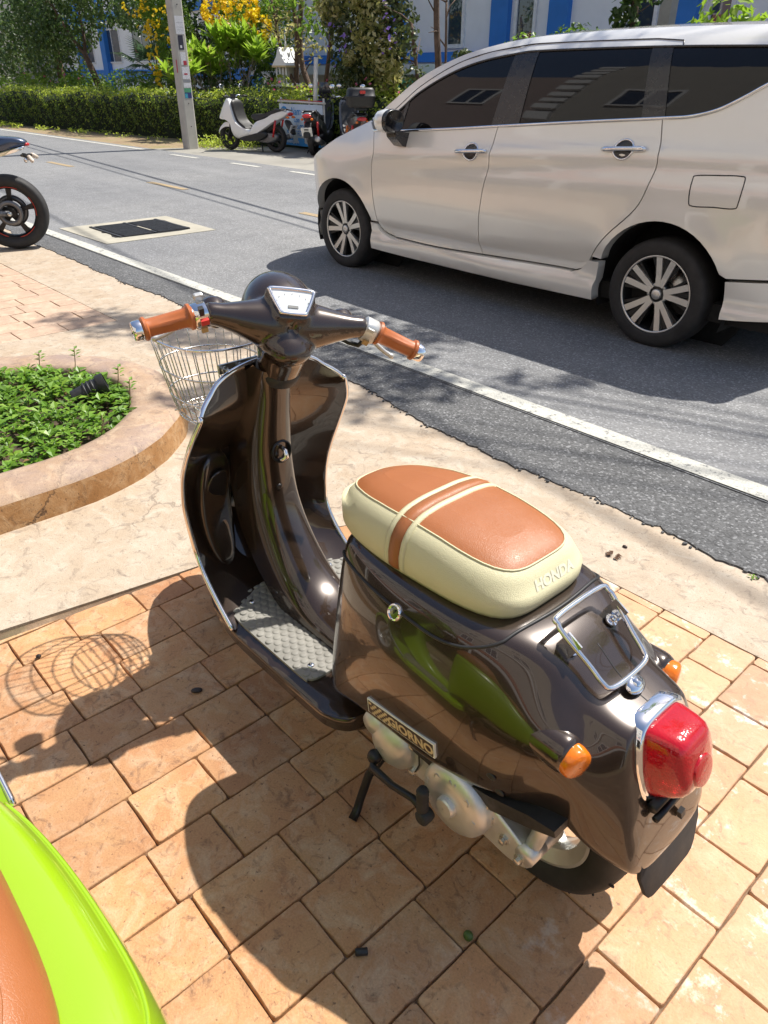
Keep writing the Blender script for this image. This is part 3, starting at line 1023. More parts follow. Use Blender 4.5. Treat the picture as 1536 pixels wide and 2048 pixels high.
    for sgn in (-1, 1):
        y0 = -.075 * sgn
        cs.tube([LX(-.80, OY + y0 * 1.2, .175), LX(-.825, OY + y0 * 1.9, .145), LX(-.838, OY + y0 * 2.25, .10), LX(-.833, OY + y0 * 2.65, .05), LX(-.832, OY + y0 * 2.8, .022), LX(-.826, OY + y0 * 3.05, .012)], [.012, .011, .010, .0095, .010, .0105], 10)
    cs.tube([LX(-.83, OY - .10, .165), LX(-.83, OY + .10, .165)], .012, 10)
    cs.build('centre_stand', M_BLACKM, root)
    fr = MB()
    for sgn in (-1, 1):
        fr.tube([LX(-1.40, OY + .07 * sgn, .22), LX(-1.0, OY + .09 * sgn, .175), LX(-.82, OY + .10 * sgn, .20), LX(-.70, OY + .10 * sgn, .36)], .014, 10)
    fr.build('frame_tube', M_BLACKM, root)
    ex = MB().tube([LX(-.76, OY + .10, .20), LX(-.66, OY + .13, .19), LX(-.60, OY + .14, .22)], .016, 10)
    ex.tube([LX(-.62, OY + .14, .22), LX(-.60, OY + .145, .225), LX(-.33, OY + .15, .26), LX(-.31, OY + .15, .262)], [.03, .048, .05, .036], 20)
    ex.build('silencer', M_BLACKM, root)
    return root

def tyre(root, c, axis, R, hw, rin):
    """tyre with side walls and tread grooves"""
    axis = axis.normalized()
    u = axis.orthogonal().normalized(); w = axis.cross(u)
    seg = 72
    prof = [(rin, -.030), (rin + .008, -hw * .82), (R - .045, -hw * .98), (R - .025, -hw), (R - .011, -hw * .86), (R - .003, -hw * .5), (R, 0), (R - .003, hw * .5), (R - .011, hw * .86), (R - .025, hw), (R - .045, hw * .98), (rin + .008, hw * .82), (rin, .030)]
    mb = MB()
    rings = []
    for k in range(seg):
        a = 2 * pi * k / seg
        e = u * cos(a) + w * sin(a)
        rings.append([c + e * r + axis * h for r, h in prof])
    m = len(prof)
    vs = [p for r in rings for p in r]; fs = []
    for k in range(seg):
        k2 = (k + 1) % seg
        for i in range(m - 1):
            fs.append((k * m + i, k * m + i + 1, k2 * m + i + 1, k2 * m + i))
    mb.add(vs, fs)
    o = mb.build('tyre', M_RUBBER, root)
    gr = MB()
    for k in range(18):
        for s in (-1, 1):
            a0 = 2 * pi * (k + (.5 if s > 0 else 0)) / 18
            p = []
            for i in range(5):
                t = i / 4
                a = a0 + .22 * t
                h = s * hw * (.12 + .72 * t)
                r = R - .0005 - .010 * max(0, (abs(h) / hw - .45) / .45) ** 1.6
                p.append(c + (u * cos(a) + w * sin(a)) * r + axis * h)
            gr.tube(p, [.001, .0022, .0024, .0022, .001], 5)
    gr.build('tread_groove', simple_black(), o)
    return o

_sb = []
def simple_black():
    if not _sb: _sb.append(simple('groove_black', (.006, .006, .006), .9))
    return _sb[0]

def wheel_rim(root, c, axis, R, hw, name):
    axis = axis.normalized()
    mb = MB()
    mb.lathe([(R - .004, -hw), (R + .002, -hw * .98), (R - .006, -hw * .85), (R - .020, -hw * .6), (R - .024, 0), (R - .020, hw * .6), (R - .006, hw * .85), (R + .002, hw * .98), (R - .004, hw), (R - .010, hw * .9), (R - .026, hw * .55), (R - .030, 0), (R - .026, -hw * .55), (R - .010, -hw * .9), (R - .004, -hw)], c, axis, 56, capa=False, capb=False)
    mb.lathe([(.040, -.03), (.040, .03), (.022, .036), (.012, .045), (.001, .046)], c, axis, 28, capb=False)
    u = axis.orthogonal().normalized(); w = axis.cross(u)
    for k in range(5):
        a = 2 * pi * k / 5
        e = u * cos(a) + w * sin(a); t = -u * sin(a) + w * cos(a)
        ring = []
        for rr, hh, tt in ((.03, .018, .020), (.07, .012, .015), (R - .024, .012, .018)):
            ring.append([c + e * rr + t * (sx * tt) + axis * (sy * hh) for sx, sy in ((-1, -1), (1, -1), (1, 1), (-1, 1))])
        mb.loft(ring)
    return mb.build(name, M_ALLOY, root, ang=35)

def wire_basket(loc):
    root = thing('wire_basket', 'silver wire basket fixed in front of the brown scooter', 'basket', (0, 0, 0))
    root.location = (-1.62, .874, .67)
    def P(t, v, k=1.0):
        """t angle, v 0 bottom..1 rim"""
        rx = lerp(.118, .158, v ** .8) * k; ry = lerp(.098, .134, v ** .8) * k
        return Vector((sq(cos(t), .85) * rx - .02 * (v - .5), sq(sin(t), .85) * ry, v * .205))
    def ringp(v, n=56): return [P(2 * pi * i / n, v) for i in range(n)]
    MB().tube(ringp(1.0), .0032, 8, closed=True).build('rim_wire', M_CHROME, root)
    for v in (.62, .28):
        MB().tube(ringp(v), .0024, 6, closed=True).build('hoop_wire', M_STEELWIRE, root)
    MB().tube(ringp(0.0), .0024, 6, closed=True).build('hoop_wire', M_STEELWIRE, root)
    nw = 34
    base = None
    for i in range(nw):
        t = 2 * pi * (i + .5) / nw
        MB().tube([P(t, v) for v in (1.0, .8, .6, .4, .2, .06)] + [P(t, 0.0, .97)], .0015, 5).build('upright_wire', M_STEELWIRE, root)
    for i in range(9):
        y = lerp(-.085, .085, i / 8)
        rx = .118 * (1 - (abs(y) / .101) ** 2.2) ** .45
        MB().tube([(-rx + .01, y, .001), (0, y, -.003), (rx + .01, y, .001)], .002, 5).build('floor_wire', M_CHROME, root)
    for i in range(3):
        x = lerp(-.08, .09, i / 2)
        MB().tube([(x, -.088, -.003), (x, .088, -.003)], .002, 5).build('floor_wire', M_STEELWIRE, root)
    # clamp plate with wing nuts at the back
    cp = MB().box((.150, -.02, .165), (.006, .105, .022))
    cp.build('clamp_plate', M_ZINC, root, smooth=False)
    for y in (-.062, -.02, .024):
        wn_ = MB().lathe([(.008, 0), (.008, .012), (.004, .014), (.004, .026), (.003, .028)], (.153, y, .165), (1, 0, .1), 10)
        wn_.box((.168, y, .165), (.004, .004, .026), Matrix.Rotation(.5, 3, 'X'))
        wn_.build('wing_nut', M_ZINC, root, ang=30)
    MB().box((.198, -.02, .145), (.10, .018, .003), Matrix.Rotation(.45, 3, 'Y')).build('stay', M_ZINC, root, smooth=False)
    MB().tube([(.12, .06, .05), (.20, .05, .02)], .004, 6).build('lower_stay', M_ZINC, root)
    return root
# ------------------------------------------------------------ ground materials
def asphalt(name, base, light, wear=.5):
    n = N(name)
    p = n.coord('Position')
    big = n.noise(p, .35, 4, .6)
    med = n.noise(p, 3.2, 5, .6)
    c = n.mix(n.ramp(big, [(.35, 0.0), (.65, 1.0)]), base, light)
    c = n.mix(n.ramp(med, [(.42, 0.0), (.72, .35)]), c, tuple(x * .7 for x in base))
    vo = n.voro(p, 120, 'F1', 'Color')
    sep = n.n('ShaderNodeSeparateColor'); n.l(vo, sep.inputs[0])
    st = n.ramp(sep.outputs[0], [(.0, 1 - wear * .55), (.5, 1.0), (.86, 1 + wear * .3), (.95, 1 + wear * 1.6)])
    c = n.mix(1.0, c, st, 'MULTIPLY')
    # worn wheel tracks run along the road
    s = n.noise(n.coord('Position', (.05, 1.3, 1)), 1.0, 3, .5)
    c = n.mix(n.ramp(s, [(.4, 0.0), (.7, .25)]), c, tuple(x * 1.35 for x in light))
    ds = n.voro(p, 120, 'F1')
    h = n.math('ADD', n.math('MULTIPLY', ds, -1.0), n.math('MULTIPLY', n.noise(p, 40, 4), .4))
    n.set(col=c, rough=n.ramp(med, [(.3, .78), (.8, .92)]), normal=n.bump(h, .55, .004), spec=.35)
    return n.m
M_ASPH = asphalt('asphalt', (.160, .162, .167), (.205, .205, .204))
M_ASPHD = asphalt('asphalt_edge', (.085, .086, .088), (.115, .115, .115), .85)

def line_paint(name, col, under):
    n = N(name)
    p = n.coord('Position')
    w = n.noise(p, 26, 6, .72)
    f = n.ramp(w, [(.36, 1.0), (.45, .0)])
    c = n.mix(n.noise(p, 2.2, 4), col, tuple(x * .8 for x in col))
    sp = n.ramp(n.noise(p, 140, 2), [(.35, .72), (.55, 1.0)])
    c = n.mix(1.0, c, sp, 'MULTIPLY')
    n.set(col=n.mix(f, c, under), rough=.8, normal=n.bump(n.noise(p, 130, 4), .35, .003))
    return n.m
M_LINE = line_paint('white_road_paint', (.56, .55, .49), (.15, .15, .15))
M_LINEY = line_paint('yellow_road_paint', (.42, .31, .17), (.15, .15, .15))

def concrete(name, a, b, c_, crack=.5, scale=1.0, dark=(.10, .07, .05)):
    """stained stamped concrete: a main, b second hue, c_ pale wear"""
    n = N(name)
    p = n.coord('Position')
    oi = n.n('ShaderNodeObjectInfo')
    rnd = oi.outputs['Random']
    sh = n.n('ShaderNodeVectorMath', operation='ADD')
    cb = n.n('ShaderNodeCombineXYZ')
    n.l(n.math('MULTIPLY', rnd, 7.0), cb.inputs[0]); n.l(n.math('MULTIPLY', rnd, 3.0), cb.inputs[2])
    n.l(p, sh.inputs[0]); n.l(cb.outputs[0], sh.inputs[1])
    q = sh.outputs[0]
    big = n.noise(q, 2.6 * scale, 5, .6, .4)
    col = n.mix(n.ramp(big, [(.32, 0.0), (.66, 1.0)]), a, b)
    med = n.noise(q, 9 * scale, 6, .68, .8)
    col = n.mix(n.ramp(med, [(.46, 0.0), (.70, .85)]), col, c_)
    st = n.noise(q, 15 * scale, 6, .7, 1.2)
    col = n.mix(n.ramp(st, [(.28, .75), (.46, 0.0)]), col, dark)
    pit = n.noise(p, 95, 3, .6)
    col = n.mix(n.ramp(pit, [(.28, .75), (.37, 0.0)]), col, tuple(x * .8 for x in dark))
    fine = n.noise(p, 240, 3, .6)
    col = n.mix(1.0, col, n.ramp(fine, [(.3, .86), (.7, 1.10)]), 'MULTIPLY')
    h = n.math('ADD', n.math('MULTIPLY', med, .8), n.math('MULTIPLY', pit, .35))
    h = n.math('ADD', h, n.math('MULTIPLY', fine, .14))
    if crack:
        wv = n.noise(p, 2.4, 5, .6)
        vm = n.n('ShaderNodeVectorMath', operation='ADD'); n.l(p, vm.inputs[0])
        cc = n.n('ShaderNodeCombineXYZ'); n.l(n.math('MULTIPLY', wv, .55), cc.inputs[0]); n.l(n.math('MULTIPLY', med, .16), cc.inputs[1]); n.l(cc.outputs[0], vm.inputs[1])
        vd = n.voro(vm.outputs[0], 1.5, 'DISTANCE_TO_EDGE')
        ck = n.ramp(vd, [(0.0, 1.0), (.0045, .8), (.010, 0.0)])
        ck = n.math('MULTIPLY', ck, n.ramp(n.noise(p, 1.3, 3), [(.45, 0.0), (.6, 1.0)]))
        col = n.mix(n.math('MULTIPLY', ck, crack), col, tuple(x * .7 for x in dark))
        h = n.math('SUBTRACT', h, n.math('MULTIPLY', ck, .6))
    n.set(col=col, rough=n.ramp(med, [(.3, .62), (.7, .82)]), normal=n.bump(h, .5, .006), spec=.4)
    return n, col, p

nb, colb, pb = concrete('stamped_brick', (.45, .215, .098), (.52, .30, .140), (.575, .40, .25), 0, 1.7, (.13, .065, .04))
# pale bloom of lime towards the road end of the bay, with its own ragged shape
_sx = nb.n('ShaderNodeSeparateXYZ'); nb.l(pb, _sx.inputs[0])
_g = nb.math('ADD', nb.math('MULTIPLY', _sx.outputs[0], .55), nb.math('ADD', nb.math('MULTIPLY', _sx.outputs[1], .42), nb.math('MULTIPLY', nb.noise(pb, 1.6, 4), .8)))
_bl = nb.ramp(_g, [(.35, 0.0), (1.0, .55)])
colb2 = nb.mix(_bl, colb, (.60, .42, .28))
_ch = nb.ramp(nb.noise(pb, 11, 6, .72), [(.56, 0.0), (.66, .9)])
colb2 = nb.mix(nb.math('MULTIPLY', _ch, nb.ramp(_g, [(.35, 0.0), (.8, 1.0)])), colb2, (.74, .68, .60))
_oi = nb.n('ShaderNodeObjectInfo')
colb2 = nb.mix(1.0, colb2, nb.ramp(_oi.outputs['Random'], [(0, (.80, .77, .78)), (.3, (.96, .93, .92)), (.7, (1.06, 1.03, 1.0)), (1, (.93, .97, 1.05))]), 'MULTIPLY')
nb.set(col=colb2)
M_BRICK = nb.m
nb2, cb2_, pb2 = concrete('stamped_brick_grey', (.42, .29, .21), (.47, .33, .23), (.58, .44, .32), 0, 1.0, (.25, .18, .14))
M_BRICK2 = nb2.m
nap, _, _ = concrete('beige_concrete', (.385, .295, .205), (.425, .345, .26), (.485, .42, .335), .45, 1.2, (.15, .115, .09))
M_APRON = nap.m
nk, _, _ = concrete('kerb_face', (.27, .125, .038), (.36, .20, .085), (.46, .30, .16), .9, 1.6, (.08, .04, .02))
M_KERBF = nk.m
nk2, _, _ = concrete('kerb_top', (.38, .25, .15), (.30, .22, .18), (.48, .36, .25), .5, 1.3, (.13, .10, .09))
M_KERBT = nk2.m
def mortar():
    n = N('joint_mortar'); p = n.coord('Position')
    c = n.ramp(n.noise(p, 3.5, 5, .7), [(.3, (.085, .05, .032)), (.5, (.15, .095, .058)), (.7, (.29, .20, .125))])
    c = n.mix(n.ramp(n.noise(p, 5.1, 4), [(.6, 0.0), (.72, .5)]), c, (.10, .10, .045))
    n.set(col=c, rough=.95, normal=n.bump(n.noise(p, 160, 5), .6, .006)); return n.m
M_MORTAR = mortar()
M_SOIL = simple('soil', (.075, .048, .03), .95, var=.5, vs=30, bump=.8, bs=60, bd=.02)
def dirt_mat():
    n = N('verge_dirt'); p = n.coord('Position')
    c = n.ramp(n.noise(p, 1.4, 6, .7), [(.3, (.20, .13, .075)), (.5, (.30, .22, .13)), (.64, (.22, .20, .08)), (.75, (.13, .15, .045))])
    n.set(col=c, rough=.95, normal=n.bump(n.noise(p, 18, 6, .7), .8, .03))
    return n.m
M_DIRT = dirt_mat()
M_LOT = simple('lot_concrete', (.27, .255, .22), .9, var=.16, vs=1.2, bump=.3, bs=60, coord='Object')
M_GRATE = simple('grate_iron', (.05, .05, .053), .55, .5, var=.3, vs=20)
M_COLLAR = simple('collar_concrete', (.36, .335, .27), .9, var=.12, vs=5, bump=.3, bs=90)

# ------------------------------------------------------------ ground, road, pavement
def sheet(name, poly, z, mat, lip=None, kind='structure', step=None, rough=0.0):
    if step:
        o = panel(poly, step, lambda x, y: (x, y, z + rough * (sin(x * 5.1 + sin(y * 3.3) * 2) * .5 + sin(y * 7.7 + x * 2.9) * .5)), name, mat, None, lip)
    else:
        vs = [Vector((x, y, z)) for x, y in poly]
        me = bpy.data.meshes.new(name)
        bm = bmesh.new()
        f = bm.faces.new([bm.verts.new(v) for v in vs])
        if f.normal.z < 0: f.normal_flip()
        bm.normal_update()
        if f.normal.z < 0: f.normal_flip()
        if lip:
            r = bmesh.ops.extrude_edge_only(bm, edges=[e for e in bm.edges])
            for g in r['geom']:
                if isinstance(g, bmesh.types.BMVert): g.co += Vector(lip)
        bm.to_mesh(me); bm.free()
        o = link(name, me, mat, None, smooth=False)
    if kind: o['kind'] = kind
    return o

sheet('ground', [(-320, -160), (160, -160), (160, 320), (-320, 320)], -.06, M_DIRT)
sheet('pavement', [(-14, -3.2), (5, -3.2), (5, 2.40), (-14, 2.40)], -.011, M_MORTAR)
pavement = bpy.data.objects['pavement']
# the road with a ragged near edge of coarse asphalt
r1 = random.Random(3)
edge = []
x = -60.0
j = 0.0
while x < 26:
    near = -10 < x < 1.2
    stp = .022 if near else .5
    base = interp(x, [-60, -9, -7.7, -4.45, -2.93, -1.9, -.62, .5, 26], [2.50, 2.52, 2.47, 2.44, 2.375, 2.265, 2.245, 2.23, 2.2])
    j = .84 * j + r1.gauss(0, .0050)
    y = base + j + r1.uniform(-.004, .004) + .010 * sin(x * 3.3) + .006 * sin(x * 9.1)
    edge.append((x, y))
    x += stp
sheet('road_edge', edge + [(26, 2.73), (-60, 2.73)], .007, M_ASPHD, lip=(0, 0, -.020))
sheet('road', [(-70, 2.728), (30, 2.728), (30, 8.35), (-70, 8.35)], .012, M_ASPH, lip=(0, 0, -.06))
# crumbs of asphalt along the edge
cr = MB(); r2 = random.Random(9)
for _ in range(420):
    i = r2.randrange(2200, len(edge) - 60) if len(edge) > 2300 else r2.randrange(len(edge))
    ex, ey_ = edge[i % len(edge)]
    if not -6.5 < ex < .8: continue
    s = r2.uniform(.003, .0085)
    cr.ball((ex + r2.uniform(-.02, .02), ey_ - abs(r2.gauss(0, .010)), .003 + s * .3), (s * r2.uniform(.8, 1.5), s, s * .7), 6, Matrix.Rotation(r2.uniform(0, 3), 3, 'Z'))
props(cr.build('asphalt_crumbs', M_ASPHD, None, smooth=False, fix=False), 'loose black asphalt crumbs along the ragged road edge', 'gravel', kind='stuff')
sheet('edge_line', [(-70, 2.735), (30, 2.735), (30, 2.845), (-70, 2.845)], .0165, M_LINE)
# parking strip and verge beyond the road
sheet('parking_strip', [(-17.4, 8.352), (30, 8.352), (30, 12.6), (-15.6, 12.0), (-16.2, 10.4), (-17.0, 9.4)], -.004, M_LOT)
def mark(name, x0, x1, y, w, m, z=.0165):
    o = sheet(name, [(x0, y - w / 2), (x1, y - w / 2), (x1, y + w / 2), (x0, y + w / 2)], z, m)
    return o
for x0, x1 in ((-15.6, -14.5), (-13.25, -12.3), (-11.35, -10.45), (-9.4, -8.4), (-7.4, -6.4), (-5.4, -4.4), (-3.4, -2.4)):
    mark('bay_line', x0, x1, 8.0, .11, M_LINE)
mark('far_edge_line', -70, -17.0, 8.12, .13, M_LINE)
for x0 in (-27.6, -23.6, -19.7, -15.75, -11.6, -7.65, -3.6, .4):
    mark('centre_line', x0, x0 + 1.15, 5.52, .11, M_LINEY)

# stamped brick bay in front of the camera
def clip(poly, a, b):
    out = []
    def side(p): return (b[0] - a[0]) * (p[1] - a[1]) - (b[1] - a[1]) * (p[0] - a[0])
    for i in range(len(poly)):
        p, q_ = poly[i], poly[(i + 1) % len(poly)]
        sp, sq_ = side(p), side(q_)
        if sp >= 0: out.append(p)
        if sp * sq_ < 0:
            t = sp / (sp - sq_)
            out.append((lerp(p[0], q_[0], t), lerp(p[1], q_[1], t)))
    return out
def area(P):
    return .5 * sum(P[i][0] * P[(i + 1) % len(P)][1] - P[(i + 1) % len(P)][0] * P[i][1] for i in range(len(P)))
arc = [(-1.15 - .775 * cos(a), .95 + .90 * sin(a)) for a in np.linspace(0.0, pi / 2, 9)]
bay = [(-2.14, -2.6), (1.9, -2.6), (1.9, 1.85)] + arc[::-1] + [(-2.03, .28)]
r3 = random.Random(21)
def brick(poly, mat, parent, gap=.0017, name='brick'):
    if len(poly) < 3 or area(poly) < .0016: return
    # inset, round the corners and wander a little
    cx = sum(p[0] for p in poly) / len(poly); cy = sum(p[1] for p in poly) / len(poly)
    n = len(poly)
    ins = []
    for i in range(n):
        a, b, c = poly[i - 1], poly[i], poly[(i + 1) % n]
        e1 = Vector((b[0] - a[0], b[1] - a[1])); e2 = Vector((c[0] - b[0], c[1] - b[1]))
        if e1.length < 1e-5 or e2.length < 1e-5: continue
        e1.normalize(); e2.normalize()
        n1 = Vector((-e1.y, e1.x)); n2 = Vector((-e2.y, e2.x))
        m = n1 + n2
        if m.length < .2: continue
        m = m / max(.35, m.dot(n1))
        ins.append((b[0] + m.x * gap, b[1] + m.y * gap))
    n = len(ins)
    if n < 3: return
    ring = []
    for i in range(n):
        a, b, c = Vector(ins[i - 1]), Vector(ins[i]), Vector(ins[(i + 1) % n])
        r = min(.003 + r3.random() * .008, (a - b).length * .3, (c - b).length * .3)
        p0 = b + (a - b).normalized() * r; p2 = b + (c - b).normalized() * r
        ring += [p0, (p0 + p2 + b * 2) / 4, p2]
        L = (c - b).length
        for k in (1, 2):
            t = k / 3
            mid = b.lerp(c, t); nn = Vector((-(c - b).y, (c - b).x)).normalized()
            ring.append(mid + nn * r3.uniform(-.0014, .0022))
    tz = r3.uniform(-.0012, .0012)
    tx, ty = r3.uniform(-.006, .006), r3.uniform(-.006, .006)
    O_ = Vector((cx, cy, 0))
    def up_(s, z): return [Vector((cx + (p.x - cx) * 1.0 + (cx - p.x) / max(.02, hypot(p.x - cx, p.y - cy)) * s, cy + (p.y - cy) + (cy - p.y) / max(.02, hypot(p.x - cx, p.y - cy)) * s, z + tz + tx * (p.x - cx) + ty * (p.y - cy))) for p in ring]
    mb = MB().loft([up_(-.0015, -.012), up_(.0003, -.0018), up_(.0020, .0)], capa=False)
    o = mb.build(name, mat, parent, off=O_, ang=24, fix=True)
    o.location = O_
    return o
courses = [-2.12 + .0, -1.965, -1.828, -1.665, -1.515, -1.370, -1.222, -1.065, -.918, -.765, -.612, -.475, -.312, -.172, -.02, .13, .275, .42]
pins = {1: [.281, .446, .653, .817], 2: [.303, .50, .690], 3: [.328, .486, .690], 4: [.281, .452, .657], 5: [.320, .525, .686], 6: [.30, .478, .686],
        7: [.27, .425, .640], 8: [.295, .508, .672], 9: [.29, .455, .665], 10: [.418, .628, .784], 11: [.655, .8625], 12: [.815, 1.022, 1.19], 13: [.70, .95]}
cnt = 0
for ci in range(len(courses) - 1):
    x0, x1 = courses[ci], courses[ci + 1]
    js = list(pins.get(ci, [r3.uniform(.2, .4)]))
    lo, hi = js[0], js[-1]
    ymin = -.35 if x0 > -1.3 else .02
    while lo > ymin: lo -= r3.choice((.158, .19, .205, .215)); js.insert(0, lo)
    while hi < 1.9: hi += r3.choice((.158, .19, .205, .215)); js.append(hi)
    for k in range(len(js) - 1):
        P = [(x0, js[k]), (x1, js[k]), (x1, js[k + 1]), (x0, js[k + 1])]
        for i in range(len(bay)):
            P = clip(P, bay[i], bay[(i + 1) % len(bay)])
            if len(P) < 3: break
        if len(P) >= 3 and area(P) > .002:
            brick(P, M_BRICK, pavement); cnt += 1
# second bay beyond the planter
yy = [-4.87 - i * .205 for i in range(14)]
for i in range(13):
    x1, x0 = yy[i], yy[i + 1]
    y = 1.94
    first = True
    while y > .75:
        d = r3.choice((.17, .24, .30, .33)) if not (first and i % 2) else .15
        first = False
        brick([(x0, y - d), (x1, y - d), (x1, y), (x0, y)], M_BRICK2, pavement, .0035)
        y -= d; cnt += 1
ap = [(26, 2.40), (-14, 2.56), (-14, 1.94), (-4.87, 1.94), (-4.87, -2.6), (-2.14, -2.6), (-2.03, .28)] + arc + [(26, 1.85)]
sheet('apron', ap, .0005, M_APRON, lip=(0, 0, -.02), step=.16, rough=.0016)

# drain grate with its concrete collar
gt = thing('drain_grate', 'black iron drain grate in a pale concrete collar on the road', 'drain grate', (-7.95, 3.57, 0))
def GB(x0, x1, y0, y1, z0, z1, name, m):
    return MB().box(((x0 + x1) / 2 + 7.95, (y0 + y1) / 2 - 3.57, (z0 + z1) / 2), (x1 - x0, y1 - y0, z1 - z0)).build(name, m, gt, smooth=False)
cp_ = [(-8.52, 2.95), (-7.36, 2.97), (-7.33, 4.16), (-8.50, 4.19)]
o = MB().prism([(x + 7.95, y - 3.57) for x, y in cp_], lambda x, y, a: Vector((x, y, a)), .004, .0175).build('collar', M_COLLAR, gt, smooth=False)
ragged = spline([(-8.36, 3.26), (-8.15, 3.20), (-8.05, 3.24), (-7.95, 3.17), (-7.85, 3.22), (-7.6, 3.17), (-7.55, 3.5), (-7.55, 3.98), (-7.9, 4.0), (-8.34, 4.0), (-8.36, 3.6)], 3, closed=True)
MB().prism([(x + 7.95, y - 3.57) for x, y in ragged], lambda x, y, a: Vector((x, y, a)), .016, .0185).build('grate_bed', simple('grate_void', (.006, .006, .007), .9), gt, smooth=False)
for i in range(22):
    x0 = -8.32 + i * .0345
    for (ya, yb) in ((3.26, 3.58), (3.64, 3.96)):
        GB(x0, x0 + .016, ya, yb, .0185, .027, 'grate_bar', M_GRATE)
for ya in (3.22, 3.60, 3.97):
    GB(-8.34, -7.57, ya - .014, ya + .014, .0188, .0285, 'grate_bearer', M_GRATE)
GB(-8.02, -7.70, 3.595, 3.615, .0288, .0305, 'bearer_plate', M_COLLAR)

# ------------------------------------------------------------ planter with ground cover
pl_ = thing('planter', 'rounded brown concrete planter kerb full of green ground cover', 'planter', (-3.45, .70, 0))
kr = MB(); kt = MB()
pathk = [(.85, y) for y in np.linspace(-3.4, -.02, 24)] + [(.85 * cos(a), .85 * sin(a)) for a in np.linspace(0, pi, 48)] + [(-.85, y) for y in np.linspace(-.02, -3.4, 24)]
rk = random.Random(5)
face_rows = []; top_rows = []
w1 = 0
for i, (x, y) in enumerate(pathk):
    a = pathk[max(0, i - 1)]; b = pathk[min(len(pathk) - 1, i + 1)]
    t = Vector((b[0] - a[0], b[1] - a[1])).normalized(); nn = Vector((t.y, -t.x))   # outward
    w1 = .7 * w1 + rk.gauss(0, .0035)
    def kp(off, z): return Vector((x + nn.x * (off + w1 * (.4 if z < .02 else 1)), y + nn.y * (off + w1 * (.4 if z < .02 else 1)), z + (w1 * .5 if z > .03 else 0)))
    face_rows.append([kp(.022, -.01), kp(.016, .018), kp(.008, .06), kp(-.002, .098)])
    top_rows.append([kp(-.002, .098), kp(-.014, .113), kp(-.030, .122), kp(-.10, .131), kp(-.19, .128), kp(-.222, .120), kp(-.232, .10), kp(-.236, .03)])
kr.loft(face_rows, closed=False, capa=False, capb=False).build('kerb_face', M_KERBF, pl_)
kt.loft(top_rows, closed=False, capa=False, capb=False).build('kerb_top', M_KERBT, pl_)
sp_ = [(.63, -3.4)] + [(.63 * cos(a), .63 * sin(a)) for a in np.linspace(0, pi, 30)] + [(-.63, -3.4)]
panel(sp_, .08, lambda x, y: (x, y, .062 + .02 * sin(x * 9) * cos(y * 8)), 'soil', M_SOIL, pl_)

def leafmat(name, a, b, c=None, trans=.35, rough=.42, gloss=.5):
    n = N(name)
    g = n.n('ShaderNodeNewGeometry')
    st = [(0, a), (.55, b), (1, c or b)]
    col = n.ramp(g.outputs['Random Per Island'], st)
    n.set(col=col, rough=rough, spec=gloss)
    tr = n.n('ShaderNodeBsdfTranslucent')
    n.l(n.mix(.5, col, tuple(min(1, x * 1.9 + .01) for x in b)), tr.inputs[0])
    mx = n.n('ShaderNodeMixShader'); mx.inputs[0].default_value = trans
    n.l(n.b.outputs[0], mx.inputs[1]); n.l(tr.outputs[0], mx.inputs[2])
    n.l(mx.outputs[0], n.out.inputs[0])
    return n.m

class Leaves:
    """many small folded leaves in one mesh"""
    def __init__(s): s.v = []; s.f = []
    def leaf(s, p, d, up, L, W, fold=.25, droop=.15):
        """pointed leaf from p along d"""
        d = d.normalized(); side = d.cross(up)
        if side.length < 1e-4: side = d.orthogonal()
        side.normalize(); nrm = side.cross(d).normalized()
        b = len(s.v)
        m = p + d * (L * .5) + nrm * (-fold * W * .5)
        t = p + d * L - nrm * (droop * L)
        s.v += [tuple(p), tuple(m + side * W * .5 + nrm * fold * W), tuple(t), tuple(m - side * W * .5 + nrm * fold * W), tuple(m)]
        s.f += [(b, b + 4, b + 2, b + 1), (b, b + 3, b + 2, b + 4)]
    def quad(s, p, n_, L, W, ang):
        n_ = n_.normalized(); u = n_.orthogonal().normalized(); w = n_.cross(u)
        a = u * cos(ang) + w * sin(ang); c = n_.cross(a)
        b = len(s.v)
        s.v += [tuple(p - a * L * .5), tuple(p + c * W * .5 + n_ * W * .12), tuple(p + a * L * .5), tuple(p - c * W * .5 + n_ * W * .12)]
        s.f += [(b, b + 1, b + 2, b + 3)]
    def build(s, name, mat, parent=None, smooth=False):
        me = bpy.data.meshes.new(name)
        me.from_pydata(s.v, [], s.f)
        return link(name, me, mat, parent, smooth)

